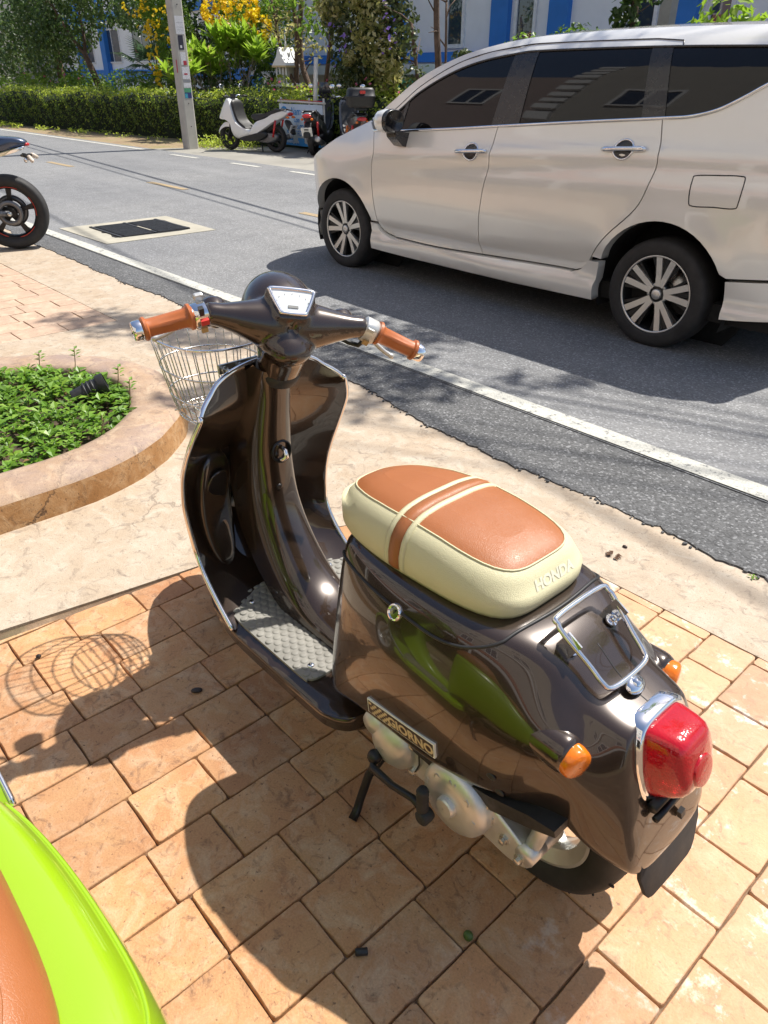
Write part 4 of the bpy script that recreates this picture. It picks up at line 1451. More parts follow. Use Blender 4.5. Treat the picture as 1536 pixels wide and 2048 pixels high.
M_COVER = leafmat('ground_cover_leaf', (.085, .16, .012), (.13, .27, .018), (.24, .38, .04), .35)
M_COVERD = leafmat('dry_stem', (.16, .10, .05), (.22, .15, .07), None, .1)
rc_ = random.Random(12)
gc = Leaves(); gs = MB()
for _ in range(1500):
    while True:
        x = rc_.uniform(-.64, .64); y = rc_.uniform(-1.3, .64)
        if hypot(x, max(0, y)) < .63: break
    rad = hypot(x, max(0, y))
    # thinner and lower towards the near corner of the bed
    bare = max(0, (x * .8 - y * .45 + rc_.uniform(-.35, .35)) - .30)
    if rc_.random() < bare * 2.2: continue
    hgt = rc_.uniform(.035, .095) * (1 - .4 * max(0, rad - .5) / .15) * (1 - .35 * min(1, bare * 2))
    base = Vector((x, y, .065)); lean = Vector((rc_.gauss(0, .35), rc_.gauss(0, .35), 1)).normalized()
    tip = base + lean * hgt
    k = rc_.randint(5, 8)
    a0 = rc_.uniform(0, 6.28)
    for i in range(k):
        a = a0 + i * 2.4
        el = rc_.uniform(.05, .75)
        d = Vector((cos(a) * cos(el), sin(a) * cos(el), sin(el)))
        h = tip - lean * (hgt * .45 * (i / k))
        L = rc_.uniform(.018, .056)
        gc.leaf(h, d, Vector((0, 0, 1)), L, L * rc_.uniform(.5, .72), .2, rc_.uniform(0, .35))
    if rc_.random() < .35:
        gs.tube([base, (base + tip) / 2 + Vector((rc_.gauss(0, .008), rc_.gauss(0, .008), 0)), tip], .0016, 4, cap=False)
for _ in range(260):
    a = rc_.uniform(0, 6.28); x = rc_.uniform(-.6, .6); y = rc_.uniform(-1.1, .6)
    if hypot(x, max(0, y)) > .6: continue
    p = Vector((x, y, .085)); d = Vector((cos(a), sin(a), rc_.uniform(-.1, .25))) * rc_.uniform(.04, .10)
    gs.tube([p, p + d], .0014, 4, cap=False)
# a few taller shoots at the back of the bed
for (x, y, h) in ((-.60, .17, .19), (-.33, .53, .15), (.02, .60, .13), (.28, .54, .15), (.52, .30, .12), (-.48, .40, .12)):
    b0 = Vector((x, y, .08)); t0 = b0 + Vector((.02, .02, h))
    gs.tube([b0, (b0 + t0) / 2 + Vector((.008, 0, 0)), t0], .0022, 5)
    for i in range(9):
        a = i * 2.4; el = .4
        gc.leaf(t0 - Vector((0, 0, .006 * i)), Vector((cos(a) * cos(el), sin(a) * cos(el), sin(el))), Vector((0, 0, 1)), .036, .018)
dl_ = Leaves()
for _ in range(170):
    a = rc_.uniform(0, 6.28); x = rc_.uniform(-.6, .62); y = rc_.uniform(-1.1, .6)
    if hypot(x, max(0, y)) > .61: continue
    dl_.leaf(Vector((x, y, rc_.uniform(.075, .12))), Vector((cos(a), sin(a), rc_.uniform(-.2, .3))), Vector((rc_.gauss(0, .4), rc_.gauss(0, .4), 1)), rc_.uniform(.02, .045), rc_.uniform(.010, .02), .35, .3)
g3 = dl_.build('dead_leaves', leafmat('dead_leaf', (.20, .11, .04), (.33, .22, .09), (.42, .34, .12), .2)); g3.location = (-3.45, .70, 0)
props(g3, 'brown dead leaves scattered among the planter ground cover', 'leaves', kind='stuff')
g1 = gc.build('ground_cover', M_COVER); g1.location = (-3.45, .70, 0)
props(g1, 'low leafy green ground cover growing inside the planter kerb', 'ground cover', kind='stuff')
g2 = gs.build('dry_stems', M_COVERD, None, fix=False); g2.location = (-3.45, .70, 0)
props(g2, 'dry brown stems lying among the planter ground cover', 'stems', kind='stuff')

# black spotlight lying in the bed
sp = thing('garden_spotlight', 'black garden spotlight half hidden in the planter leaves', 'spotlight', (-3.385, 1.155, .105))
R_ = Matrix.Rotation(radians(72), 3, 'Z')
axs = R_ @ Vector((1, 0, .32)).normalized()
lb = MB().lathe([(.030, -.085), (.036, -.082), (.038, -.05), (.042, .0), (.044, .05)], (0, 0, .03), axs, 24)
lb.build('body', M_BLACKP, sp, ang=40)
MB().lathe([(.050, .045), (.054, .05), (.054, .082), (.049, .084), (.047, .07)], (0, 0, .03), axs, 24, capa=True, capb=True).build('hood', M_BLACKP, sp, ang=40)
for k in range(3):
    MB().lathe([(.046, -.02 + k * .02), (.048, -.018 + k * .02), (.048, -.013 + k * .02), (.046, -.011 + k * .02)], (0, 0, .03), axs, 24, capa=False, capb=False).build('cooling_fin', M_BLACKP, sp)
MB().tube([(.0, 0, -.02), (.02, .02, -.07)], .012, 8).build('spike', M_BLACKP, sp)

# ------------------------------------------------------------ small things lying on the pavement
def litter(name, label, cat, x, y, mb, m, z=.001):
    o = mb.build(name, m); o.location = (x, y, z)
    props(o, label, cat); return o
M_FRUIT = simple('green_fruit', (.06, .11, .02), .5, var=.3, vs=120)
M_DRY = simple('dry_leaf', (.14, .075, .04), .8, var=.35, vs=90)
M_DARKS = simple('dark_seed', (.035, .022, .018), .6, var=.3, vs=90)
litter('fallen_fruit', 'small green fruit lying in a brick joint', 'fruit', -.4845, .649, MB().ball((0, 0, .008), (.0105, .0095, .0095), 12), M_FRUIT)
litter('plastic_cap', 'small black plastic cap lying on the shaded bricks', 'cap', -.598, .478, MB().lathe([(.006, -.012), (.007, -.01), (.007, .011), (.005, .012)], (0, 0, .007), (.6, .8, 0), 12), M_BLACKP)
litter('seed_pod', 'dark flat seed pod on a shaded brick beside the floorboard', 'seed pod', -1.415, .592, MB().ball((0, 0, .004), (.016, .010, .0045), 10, Matrix.Rotation(1.0, 3, 'Z')), M_DARKS)
litter('seed', 'round brown seed on the sunlit bricks inside the basket shadow', 'seed', -1.832, .325, MB().ball((0, 0, .005), (.008, .0075, .006), 10), M_DARKS)
litter('pebble', 'dark pebble on the pale concrete near the asphalt', 'pebble', -1.04, 2.06, MB().ball((0, 0, .004), (.010, .006, .005), 10), M_DARKS)
lf = Leaves(); rl = random.Random(2)
for i in range(7):
    a = rl.uniform(0, 6.28); lf.leaf(Vector((rl.uniform(-.01, .01), rl.uniform(-.01, .01), .002)), Vector((cos(a), sin(a), .3)), Vector((0, 0, 1)), .024, .014, .4, .3)
o = lf.build('dry_leaf', M_DRY); o.location = (-1.04, 1.985, .001); props(o, 'crumpled dry brown leaf on the pale concrete', 'leaf')
lf = Leaves()
for i in range(4):
    a = i * 1.7; lf.leaf(Vector((0, 0, .004)), Vector((cos(a), sin(a), .2)), Vector((0, 0, 1)), .018, .009, .3, .3)
o = lf.build('weed', M_COVER); o.location = (-.66, 2.215, .002); props(o, 'tiny green weed at the edge of the asphalt', 'weed')
# ------------------------------------------------------------ beyond the road: hedge, trees, pole, buildings
M_HEDGE = leafmat('hedge_leaf', (.065, .11, .010), (.12, .19, .018), (.26, .32, .05), .48)
M_HEDGEY = leafmat('yellow_and_sunlit_leaf', (.22, .30, .024), (.34, .42, .04), (.46, .48, .09), .5)  # yellow-green plants; on the hedge top, sunlight put into the leaf colour
M_TREED = leafmat('dark_leaf', (.028, .062, .018), (.056, .105, .026), (.13, .19, .04), .45)
M_TREEM = leafmat('mid_leaf', (.085, .16, .016), (.14, .25, .026), (.24, .34, .05), .48)
M_FRANGI = leafmat('frangipani_leaf', (.16, .27, .02), (.24, .38, .03), (.34, .46, .06), .45, .35)
M_VINE = leafmat('variegated_leaf', (.09, .13, .02), (.36, .34, .11), (.62, .57, .30), .4)
M_VINED = leafmat('vine_dark_leaf', (.030, .050, .016), (.065, .090, .026), (.16, .17, .05), .35)
M_YELLOW = leafmat('yellow_flower', (.82, .50, .01), (.92, .64, .012), (.95, .74, .05), .45)
M_PINK = leafmat('pink_flower', (.55, .06, .16), (.62, .10, .22), (.75, .35, .42), .3)
M_PEACH = leafmat('peach_flower', (.70, .40, .22), (.75, .50, .30), (.55, .28, .16), .3)
M_PALM = leafmat('palm_leaf', (.030, .075, .035), (.055, .12, .055), (.10, .18, .08), .3)
M_VIOLET = leafmat('violet_flower', (.22, .12, .55), (.30, .18, .65), None, .3)
M_BARK = simple('bark', (.115, .075, .052), .9, var=.35, vs=8, bump=.8, bs=30, bd=.03)
M_BARKG = simple('grey_bark', (.24, .20, .165), .85, var=.25, vs=9, bump=.5, bs=30, bd=.02)
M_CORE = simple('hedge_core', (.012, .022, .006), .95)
M_POLE = simple('pole_concrete', (.44, .42, .38), .88, var=.10, vs=5, bump=.35, bs=70, bd=.006)
M_WALLW = simple('white_wall', (.86, .87, .88), .8, var=.04, vs=2)
M_BLUE = simple('blue_wall', (.030, .20, .60), .6, var=.08, vs=2)
M_WINF = simple('white_frame', (.78, .78, .77), .5)
M_WING = glass_dark('window_glass', (.03, .045, .075))
M_NAVY = simple('navy_panel', (.02, .04, .12), .4)
M_GREENT = simple('green_awning', (.06, .42, .26), .6)
M_CREAMW = simple('cream_wall', (.42, .40, .36), .85, var=.06, vs=2)
M_PINKW = simple('pink_wall', (.36, .29, .27), .85, var=.06, vs=2)
M_TILE = simple('roof_tile', (.30, .085, .04), .7, var=.3, vs=30)
M_SHADE = simple('shop_interior_shade', (.05, .048, .045), .8)  # dark slabs over the shop fronts, the shade inside put into the colour

def rand_dir(r):
    z = r.uniform(-1, 1); a = r.uniform(0, 6.283); s = sqrt(1 - z * z)
    return Vector((s * cos(a), s * sin(a), z))

def clump(L, r, c, rad, n, size, up=.35, shell=.55):
    """leaves spread through an ellipsoidal clump"""
    c = Vector(c)
    for _ in range(n):
        d = rand_dir(r)
        k = shell + (1 - shell) * r.random() ** .5
        p = c + Vector((d.x * rad[0], d.y * rad[1], d.z * rad[2])) * k
        nn = (d * .8 + rand_dir(r) * .8 + Vector((0, 0, up)))
        s = size * r.uniform(.7, 1.35)
        L.quad(p, nn, s, s * r.uniform(.42, .62), r.uniform(0, 6.28))

# hedge, in line with the verge
def hedge():
    root = thing('hedge', 'long clipped green hedge along the far side of the road', 'hedge', (-22, 9.9, 0))
    A = Vector((-52, 7.35 + .25, 0)); 
    def line(x):      # y of the front face
        return interp(x, [-60, -29.5, -17.3, -14.5, -12, 4], [7.2, 9.25, 10.5, 11.0, 11.3, 11.8])
    r = random.Random(31)
    L = Leaves(); T = Leaves()
    dep = 1.1
    def top(x): return 1.05 + .05 * sin(x * 1.7) + .04 * sin(x * 4.3 + 1)
    xs = np.linspace(-56, 3, 120)
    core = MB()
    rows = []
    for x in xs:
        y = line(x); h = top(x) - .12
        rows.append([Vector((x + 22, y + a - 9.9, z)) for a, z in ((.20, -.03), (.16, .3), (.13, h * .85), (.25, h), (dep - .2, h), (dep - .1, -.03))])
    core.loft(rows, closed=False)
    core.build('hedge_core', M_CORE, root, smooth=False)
    N_ = 30000
    for _ in range(N_):
        x = -56 + 59 * r.random() ** .8 if r.random() < .5 else r.uniform(-30, -8)
        y = line(x); h = top(x)
        dens = .5 + .5 * sin(x * 2.3 + 1.7 * sin(x * .9)) * sin(x * 5.1 + .4)
        if r.random() < .30 * dens: continue
        u = r.random()
        if u < .66:
            z = r.uniform(.10, h); off = .10 * (r.random() - .35) + (.10 if z < .25 else 0) + .05 * sin(x * 9 + z * 7)
            nn = Vector((r.gauss(0, .6), -1, r.gauss(.45, .6)))
            p = Vector((x + 22, y + off + .06 - 9.9, z))
        else:
            p = Vector((x + 22, y + r.uniform(.05, dep) - 9.9, h + r.gauss(0, .045)))
            nn = Vector((r.gauss(0, .6), r.gauss(-.3, .6), 1))
        far = max(1.0, (-x - 15) / 14)
        s = r.uniform(.045, .085) * min(1.6, far)
        (T if (p.z > h - .16 and r.random() < .75) or (r.random() < .22 * dens) else L).quad(p, nn, s * (1.5 if r.random() < .12 else 1), s * .55, r.uniform(0, 6.28))  # paler leaves paint the sunlit top, others make scattered yellow patches
    L.build('foliage', M_HEDGE, root); T.build('sunlit_and_yellow_leaves', M_HEDGEY, root)
    return line
hline = hedge()

def limbs(mb, r, p, d, L, rad, depth, ends, spread=.55, gravity=.0):
    pts = [p]; rs = [rad]
    dd = d.normalized()
    for i in range(4):
        dd = (dd + rand_dir(r) * .16 + Vector((0, 0, gravity))).normalized()
        pts.append(pts[-1] + dd * L / 4); rs.append(rad * (1 - .12 * (i + 1)))
    mb.tube(pts, rs, 7 if rad > .03 else 5, cap=False)
    if depth == 0:
        ends.append((pts[-1], dd)); return
    k = r.choice((2, 2, 3))
    for i in range(k):
        nd = (dd + rand_dir(r) * spread).normalized()
        limbs(mb, r, pts[-1], nd, L * r.uniform(.62, .85), rs[-1] * .68, depth - 1, ends, spread, gravity)

def tree(label, cat, loc, h0, rad, depth, crown, leaf, n, size, seed, bark=None, name='tree', crown_c=None, group=None, L0=None, lean=(0, 0)):
    root = thing(name, label, cat, (loc[0], loc[1], 0), 0, group)
    r = random.Random(seed)
    mb = MB(); ends = []
    limbs(mb, r, Vector((0, 0, -.05)), Vector((lean[0], lean[1], 1)), h0, rad, depth, ends, .7, .05)
    mb.build('trunk', bark or M_BARK, root)
    L = Leaves()
    cl = crown_c or [(tuple(e[0]), (crown, crown, crown * .75)) for e in ends]
    tot = sum(c[1][0] * c[1][1] for c in cl)
    for c, rr in cl:
        clump(L, r, c, rr, max(20, int(n * rr[0] * rr[1] / tot)), size)
    L.build('crown', leaf, root)
    return root, ends

# the big dark trees on the left
G = 'dark leafy trees behind the hedge'
def rel(loc, items): return [((x - loc[0], y - loc[1], z), r_) for (x, y, z), r_ in items]
loc = (-33.0, 12.6)
tree('big dark leafy tree at the far left behind the hedge', 'tree', loc, 2.2, .22, 2, 1.4, M_TREED, 9000, .17, 41, crown_c=rel(loc, [((-36.5, 12.5, 3.2), (2.2, 1.6, 1.5)), ((-34, 12.0, 2.3), (1.7, 1.3, 1.3)), ((-32.0, 12.2, 3.4), (1.8, 1.4, 1.4)), ((-39, 12.6, 2.4), (2.2, 1.4, 1.5)), ((-33.5, 12.4, 5.2), (3.0, 2.2, 1.6))]), group=G)
loc = (-27.9, 12.2)
tree('dark tree with a bare leaning brown trunk behind the hedge', 'tree', loc, 2.2, .17, 2, 1.2, M_TREED, 8000, .15, 43, lean=(-.16, 0), crown_c=rel(loc, [((-29.6, 12.0, 3.0), (1.5, 1.1, 1.0)), ((-30.8, 11.9, 2.0), (1.2, 1.0, 1.1)), ((-27.2, 12.6, 3.5), (1.4, 1.2, .8)), ((-29.0, 12.2, 4.6), (2.4, 1.8, 1.2)), ((-31.2, 11.8, 3.1), (1.1, .9, .9))]), group=G)
loc = (-22.0, 13.0)
tree('dark bushy tree standing behind the yellow flowering shrub', 'tree', loc, 1.9, .12, 2, 1.2, M_TREED, 7500, .14, 45, crown_c=rel(loc, [((-23.6, 13.0, 2.0), (1.0, .9, 1.2)), ((-22.2, 13.2, 2.6), (1.6, 1.1, 1.2)), ((-24.6, 12.6, 3.2), (1.5, 1.1, .8)), ((-21.0, 13.2, 1.7), (1.6, .9, .9)), ((-23.0, 12.8, 4.3), (2.2, 1.6, 1.0))]), group=G)

# fan palm
def fan_palm():
    root = thing('fan_palm', 'small fan palm with a short trunk in front of the white building', 'palm', (-25.2, 12.8, 0))
    r = random.Random(4)
    MB().tube([(0, 0, 0), (.02, 0, .8), (0, .02, 1.5)], [.13, .12, .10], 10).build('trunk', M_BARK, root)
    for i in range(20):
        a = 2.4 * i; el = lerp(1.2, -.55, i / 19)
        d = Vector((cos(a) * cos(el), sin(a) * cos(el), sin(el)))
        base = Vector((0, 0, 1.5)); hub = base + d * r.uniform(.5, .8)
        L = Leaves()
        up = Vector((0, 0, 1)); side = d.cross(up).normalized(); nn = side.cross(d)
        for k in range(-9, 10):
            b = k * .17
            dd = (d * cos(b) + side * sin(b) + Vector((0, 0, -.12))).normalized()
            L.leaf(hub, dd, nn, .75 * (1 - .25 * abs(b)), .055, .2, .25)
        f = L.build('frond', M_PALM, root)
        MB().tube([base, hub], .014, 5).build('stalk', M_PALM, f)
fan_palm()

# yellow trumpet flowers: a trailing shrub and a tall mass behind the frangipani
def flowers(label, loc, clumps, fl, seed, leaf=M_TREEM, n=2600):
    root = thing('yellow_flowering_shrub', label, 'shrub', (loc[0], loc[1], 0), 0, 'yellow flowering shrubs behind the hedge')
    r = random.Random(seed)
    mb = MB(); ends = []
    for k in range(3): limbs(mb, r, Vector((r.gauss(0, .2), r.gauss(0, .2), 0)), Vector((r.gauss(0, .2), r.gauss(0, .2), 1)), 1.3, .04, 2, ends)
    mb.build('stem', M_BARK, root)
    L = Leaves()
    for c, rr in rel(loc, clumps): clump(L, r, c, rr, n, .10)
    L.build('foliage', leaf, root)
    F = Leaves()
    for c, rr, k in [((c[0] - loc[0], c[1] - loc[1], c[2]), rr, k) for c, rr, k in fl]:
        for _ in range(k):
            d = rand_dir(r); p = Vector(c) + Vector((d.x * rr[0], d.y * rr[1] - .05, d.z * rr[2]))
            for q_ in range(6): F.quad(p + rand_dir(r) * .035, rand_dir(r) + Vector((.3, -.8, .6)), .075, .065, r.uniform(0, 6.28))
    F.build('blossom', M_YELLOW, root)
flowers('trailing shrub with yellow flowers left of the concrete pole', (-21.6, 11.9), [((-22.0, 11.9, 2.2), (.75, .5, 1.2)), ((-22.8, 12.0, 3.2), (1.0, .6, .7))],
        [((-22.6, 11.4, 2.75), (.55, .2, .35), 22), ((-22.35, 11.4, 2.05), (.22, .15, .75), 46), ((-21.6, 11.4, 2.6), (.35, .2, .5), 22), ((-23.1, 11.4, 3.1), (.6, .2, .25), 22), ((-21.9, 11.4, 1.5), (.4, .2, .4), 10)], 51)
flowers('tall mass of yellow blossom above the frangipani', (-19.6, 13.2), [((-19.6, 13.2, 2.3), (1.5, .7, .8)), ((-19.9, 13.2, 3.2), (1.7, .7, .6))],
        [((-20.0, 12.5, 2.9), (1.25, .4, .36), 330), ((-18.8, 12.5, 2.5), (.5, .3, .34), 110)], 53)

# frangipani: forked grey stems with rosettes of long leaves
def frangipani(label, loc, seed, R0, h, k0, nl=10, ll=.40):
    root = thing('frangipani_tree', label, 'tree', (loc[0], loc[1], 0))
    r = random.Random(seed)
    mb = MB(); ends = []
    for k in range(k0):
        a = 6.283 * k / k0 + r.uniform(-.4, .4)
        limbs(mb, r, Vector((0.12 * cos(a), .12 * sin(a), 0)), Vector((cos(a) * R0, sin(a) * R0, 1)), h, .065, 3, ends, .62, .10)
    mb.build('trunk', M_BARKG, root)
    L = Leaves(); F = Leaves()
    for p, d in ends:
        a0 = r.uniform(0, 6)
        for i in range(nl):
            a = a0 + 2.4 * i; el = lerp(1.15, .0, i / nl) + r.gauss(0, .12)
            dd = Vector((cos(a) * cos(el), sin(a) * cos(el), sin(el))) + d * .35
            s = ll * r.uniform(.75, 1.15)
            L.leaf(p - d * (.012 * i), dd, Vector((0, 0, 1)), s, s * .34, .12, .12)
        if r.random() < .35:
            c = p + d * .12 + Vector((0, 0, .06))
            for i in range(16): F.quad(c + rand_dir(r) * .07, rand_dir(r) + Vector((0, -.5, .6)), .07, .05, r.uniform(0, 6))
    L.build('crown', M_FRANGI, root); F.build('blossom', M_PEACH, root)
frangipani('bright green frangipani tree with forked grey stems right of the pole', (-18.9, 11.75), 61, .55, .85, 6)
frangipani('second low frangipani reaching out left of the pole', (-20.4, 11.7), 67, .5, .7, 3, 11)

# brown many-stemmed tree with sparse leaves, in front of it a dark vine-hung tree
def stems(label, loc, seed, pts, leaf, n, size, crowns, name='tree', extra=None):
    root = thing(name, label, 'tree', (loc[0], loc[1], 0))
    r = random.Random(seed); mb = MB()
    for P, ra in pts:
        sp_ = spline([(x - loc[0], y - loc[1], z) for x, y, z in P], 5)
        mb.tube(sp_, [lerp(ra, ra * .6, i / len(sp_)) for i in range(len(sp_))], 8)
        for k in range(7):
            i = r.randrange(len(sp_) // 3, len(sp_))
            q0 = Vector(sp_[i]); d = rand_dir(r); d.z = abs(d.z)
            mb.tube([q0, q0 + d * .25, q0 + d * .5 + rand_dir(r) * .12], [.018, .012, .005], 5)
    mb.build('trunk', M_BARK, root)
    for (lf_, nn, sz_, cr, nm) in [(leaf, n, size, crowns, 'crown')] + (extra or []):
        L = Leaves()
        for c, rr in rel(loc, cr): clump(L, r, c, rr, nn, sz_, .2, .2)
        L.build(nm, lf_, root)
    return root
stems('brown many stemmed tree with sparse yellowing leaves behind the banner', (-16.6, 12.4), 71,
      [([(-16.9, 12.4, 0), (-17.1, 12.4, 1.2), (-17.0, 12.4, 2.4), (-17.3, 12.4, 4)], .075), ([(-16.5, 12.3, 0), (-16.4, 12.3, 1.0), (-16.75, 12.3, 1.9), (-16.5, 12.3, 3.6)], .085), ([(-16.3, 12.4, 0), (-15.9, 12.4, 1.4), (-15.5, 12.4, 2.8), (-15.3, 12.4, 4)], .06), ([(-16.8, 12.3, .9), (-17.5, 12.3, 1.9), (-17.8, 12.3, 3)], .05)],
      M_VINE, 170, .11, [((-17.3, 12.3, 2.5), (.7, .4, .6)), ((-16.2, 12.2, 2.3), (.9, .4, .7)), ((-15.6, 12.2, 3.0), (.8, .5, .5)), ((-16.9, 12.2, 3.3), (1.1, .5, .5))],
      extra=[(M_TREEM, 120, .16, [((-15.9, 12.1, 2.6), (.8, .4, .5)), ((-16.9, 12.1, 3.0), (.9, .4, .4))], 'green_leaves')])
stems('dense tree hung with dark and cream variegated vines', (-14.2, 12.3), 73,
      [([(-14.4, 12.3, 0), (-14.5, 12.3, 1.2), (-14.2, 12.3, 2.6), (-14.6, 12.3, 4.2)], .11), ([(-13.6, 12.2, 0), (-13.3, 12.2, 1.3), (-13.1, 12.2, 2.6)], .06)],
      M_VINED, 1150, .13, [((-14.5, 12.1, 1.5), (.75, .45, .85)), ((-13.7, 12.1, 1.3), (.8, .45, .7)), ((-14.6, 12.1, 2.6), (.9, .5, .7)), ((-13.4, 12.1, 2.3), (.8, .4, .8)), ((-14.0, 12.1, 3.4), (1.5, .6, .6))],
      extra=[(M_VINE, 420, .12, [((-13.6, 11.75, 2.3), (.55, .25, .75)), ((-13.1, 11.8, 1.6), (.45, .25, .6)), ((-14.9, 11.8, 2.7), (.45, .25, .4)), ((-13.9, 11.7, 3.0), (.6, .25, .4)), ((-14.2, 11.7, 1.75), (.16, .12, .14))], 'variegated_leaves'),
             (M_VIOLET, 16, .10, [((-14.4, 11.6, 2.0), (.5, .1, .5)), ((-12.9, 11.6, 2.2), (.3, .1, .5))], 'blossom')])
stems('thin dark bare trunk standing in front of the white wall', (-11.75, 11.9), 75,
      [([(-11.75, 11.9, 0), (-11.72, 11.9, 1.4), (-11.82, 11.9, 2.4), (-11.9, 11.9, 4.4)], .075), ([(-11.6, 11.95, 0), (-11.58, 11.95, 1.4), (-11.62, 11.95, 2.6)], .03), ([(-12.4, 11.9, 0), (-12.3, 11.9, 1.2), (-12.5, 11.9, 2.3)], .045)],
      M_VINED, 90, .13, [((-12.5, 11.8, 2.0), (.35, .25, .45)), ((-11.0, 11.8, 1.72), (.22, .2, .14)), ((-12.2, 11.8, 1.35), (.35, .25, .3))])
# low flowering bushes just behind the hedge
def bush(label, x, y, crowns, leaf, n, size, seed, flw=None, group=None):
    root = thing('garden_bush', label, 'bush', (x, y, 0), 0, group)
    r = random.Random(seed); L = Leaves(); F = Leaves(); mb = MB()
    for c, rr in crowns:
        clump(L, r, c, rr, n, size, .4, .35)
        mb.tube([(c[0] * .3, c[1] * .3, 0), tuple(c)], [.03, .012], 5)
        if flw:
            for _ in range(flw[1]):
                d = rand_dir(r); p = Vector(c) + Vector((d.x * rr[0], -abs(d.y) * rr[1], abs(d.z) * rr[2]))
                for k in range(4): F.quad(p + rand_dir(r) * .02, rand_dir(r) + Vector((0, -1, .5)), .06, .05, r.uniform(0, 6))
    mb.build('stem', M_BARK, root)
    L.build('foliage', leaf, root)
    if flw: F.build('blossom', flw[0], root)
g_ = 'low bushes behind the hedge'
bush('low dark green bushes between the hedge and the palm', -26, 11.9, [((-2.5, 0, 1.0), (1.6, .5, .65)), ((.3, .1, 1.05), (1.6, .5, .6)), ((2.6, .3, 1.1), (1.5, .5, .6))], M_TREEM, 900, .12, 81, None, g_)
bush('low bushes with a few pink flowers at the far left of the hedge', -33, 11.2, [((-3, 0, .9), (2.2, .5, .6)), ((.8, .2, 1.0), (2.0, .5, .55)), ((4.2, .3, 1.0), (1.4, .4, .55))], M_TREEM, 800, .14, 82, (M_PINK, 4), g_)
bush('leafy low bush under the frangipani', -18.6, 11.9, [((-1.2, 0, .95), (1.0, .4, .5)), ((.5, 0, .9), (1.0, .4, .5))], M_TREED, 700, .11, 83, None, g_)
bush('yellow green bush beside the white spirit house', -16.6, 12.0, [((-.6, 0, .95), (.55, .35, .5)), ((.5, -.1, .85), (.6, .35, .45))], M_HEDGEY, 420, .10, 84, (M_PINK, 5), g_)
bush('yellow green bush with pink flowers under the vine tree', -13.6, 11.75, [((-1.3, 0, .85), (.8, .35, .5)), ((.2, 0, .85), (.9, .35, .55)), ((1.5, .1, .8), (.7, .35, .5))], M_HEDGEY, 420, .10, 85, (M_PINK, 9), g_)
bush('dense green bush above the bonnet of the silver car', -9.3, 12.4, [((-.7, 0, 1.45), (.75, .5, .65)), ((.35, 0, 1.7), (.7, .5, .5)), ((.9, .1, 1.2), (.7, .5, .6))], M_TREEM, 1100, .10, 86, None, g_)
bush('bright leafy shrub rising over the car roof', -6.1, 12.6, [((-.4, 0, 2.0), (.55, .4, .55)), ((.5, 0, 1.8), (.6, .4, .4)), ((1.2, .1, 1.7), (.4, .3, .4))], M_FRANGI, 240, .17, 87, None, g_)
stems('dark drooping tree above the car roof beside the grey post', (-8.35, 13.0), 77, [([(-8.3, 13.0, 0), (-8.2, 13.0, 1.5), (-8.4, 13.0, 3.6)], .09)], M_TREED, 120, .17, [((-8.9, 12.8, 2.9), (.7, .4, .35)), ((-7.9, 12.8, 2.7), (.5, .3, .3)), ((-8.3, 12.8, 2.3), (.25, .2, .4))])
stems('bare twisted grey branch over the car roof', (-4.9, 12.8), 79, [([(-5.3, 12.8, 0), (-5.2, 12.8, 1.4), (-4.9, 12.8, 2.2), (-4.5, 12.8, 2.9)], .06)], M_TREEM, 40, .12, [((-5.3, 12.7, 2.1), (.4, .3, .3))])

# weeds at the foot of the pole and along the verge
def weeds():
    r = random.Random(6); L = Leaves()
    for _ in range(240):
        x = r.uniform(-17.2, -15.9) if r.random() < .6 else r.uniform(-34, -16.5)
        y = hline(x) - r.uniform(.0, .75) if x < -17.3 else r.uniform(9.3, 10.5)
        far = max(1, (-x - 12) / 9)
        for k in range(7):
            a = r.uniform(0, 6.28)
            L.leaf(Vector((x + r.gauss(0, .07), y + r.gauss(0, .05), -.02 + r.uniform(0, .18) * (1.4 if x > -17 else .5))), Vector((cos(a), sin(a), r.uniform(.2, 1.4))), Vector((0, 0, 1)), .09 * far * .8, .035 * far, .2, .2)
    o = L.build('verge_weeds', M_HEDGEY)
    props(o, 'tufts of weeds and grass on the dirt verge along the hedge', 'weeds', kind='stuff')
weeds()
sheet('verge', [(-70, 8.352), (-17.0, 8.352), (-16.6, 9.6), (-15.9, 10.6), (-15.2, 12.6), (-70, 12.6)], -.012, M_DIRT, step=1.1, rough=.012)

# concrete power pole with stickers
pole = thing('power_pole', 'leaning square concrete power pole with stickers by the hedge', 'utility pole', (-16.78, 9.12, 0), radians(0))
PW = .27
mb = MB()
rings = []
for z, w in ((-.1, PW), (3, PW * .97), (9.5, PW * .72)):
    b = .03
    hw = w / 2
    rings.append([Vector((x, y, z)) for x, y in ((-hw + b, -hw), (hw - b, -hw), (hw, -hw + b), (hw, hw - b), (hw - b, hw), (-hw + b, hw), (-hw, hw - b), (-hw, -hw + b))])
mb.loft(rings)
mb.build('shaft', M_POLE, pole, smooth=False)
def sticker(z0, z1, u0, u1, m, name='sticker', face='x', d=.003):
    hw = PW / 2 * (1 - .01 * z0)
    if face == 'x':   # face towards the road end, +x
        P = [(hw + d, -hw + u0 * PW, z0), (hw + d, -hw + u1 * PW, z0), (hw + d, -hw + u1 * PW, z1), (hw + d, -hw + u0 * PW, z1)]
    else:
        P = [(-hw + u0 * PW, -hw - d, z0), (-hw + u1 * PW, -hw - d, z0), (-hw + u1 * PW, -hw - d, z1), (-hw + u0 * PW, -hw - d, z1)]
    return MB().add(P, [(0, 1, 2, 3)]).build(name, m, pole, smooth=False)
mk = lambda nme, c: simple(nme, c, .6, var=.25, vs=60)
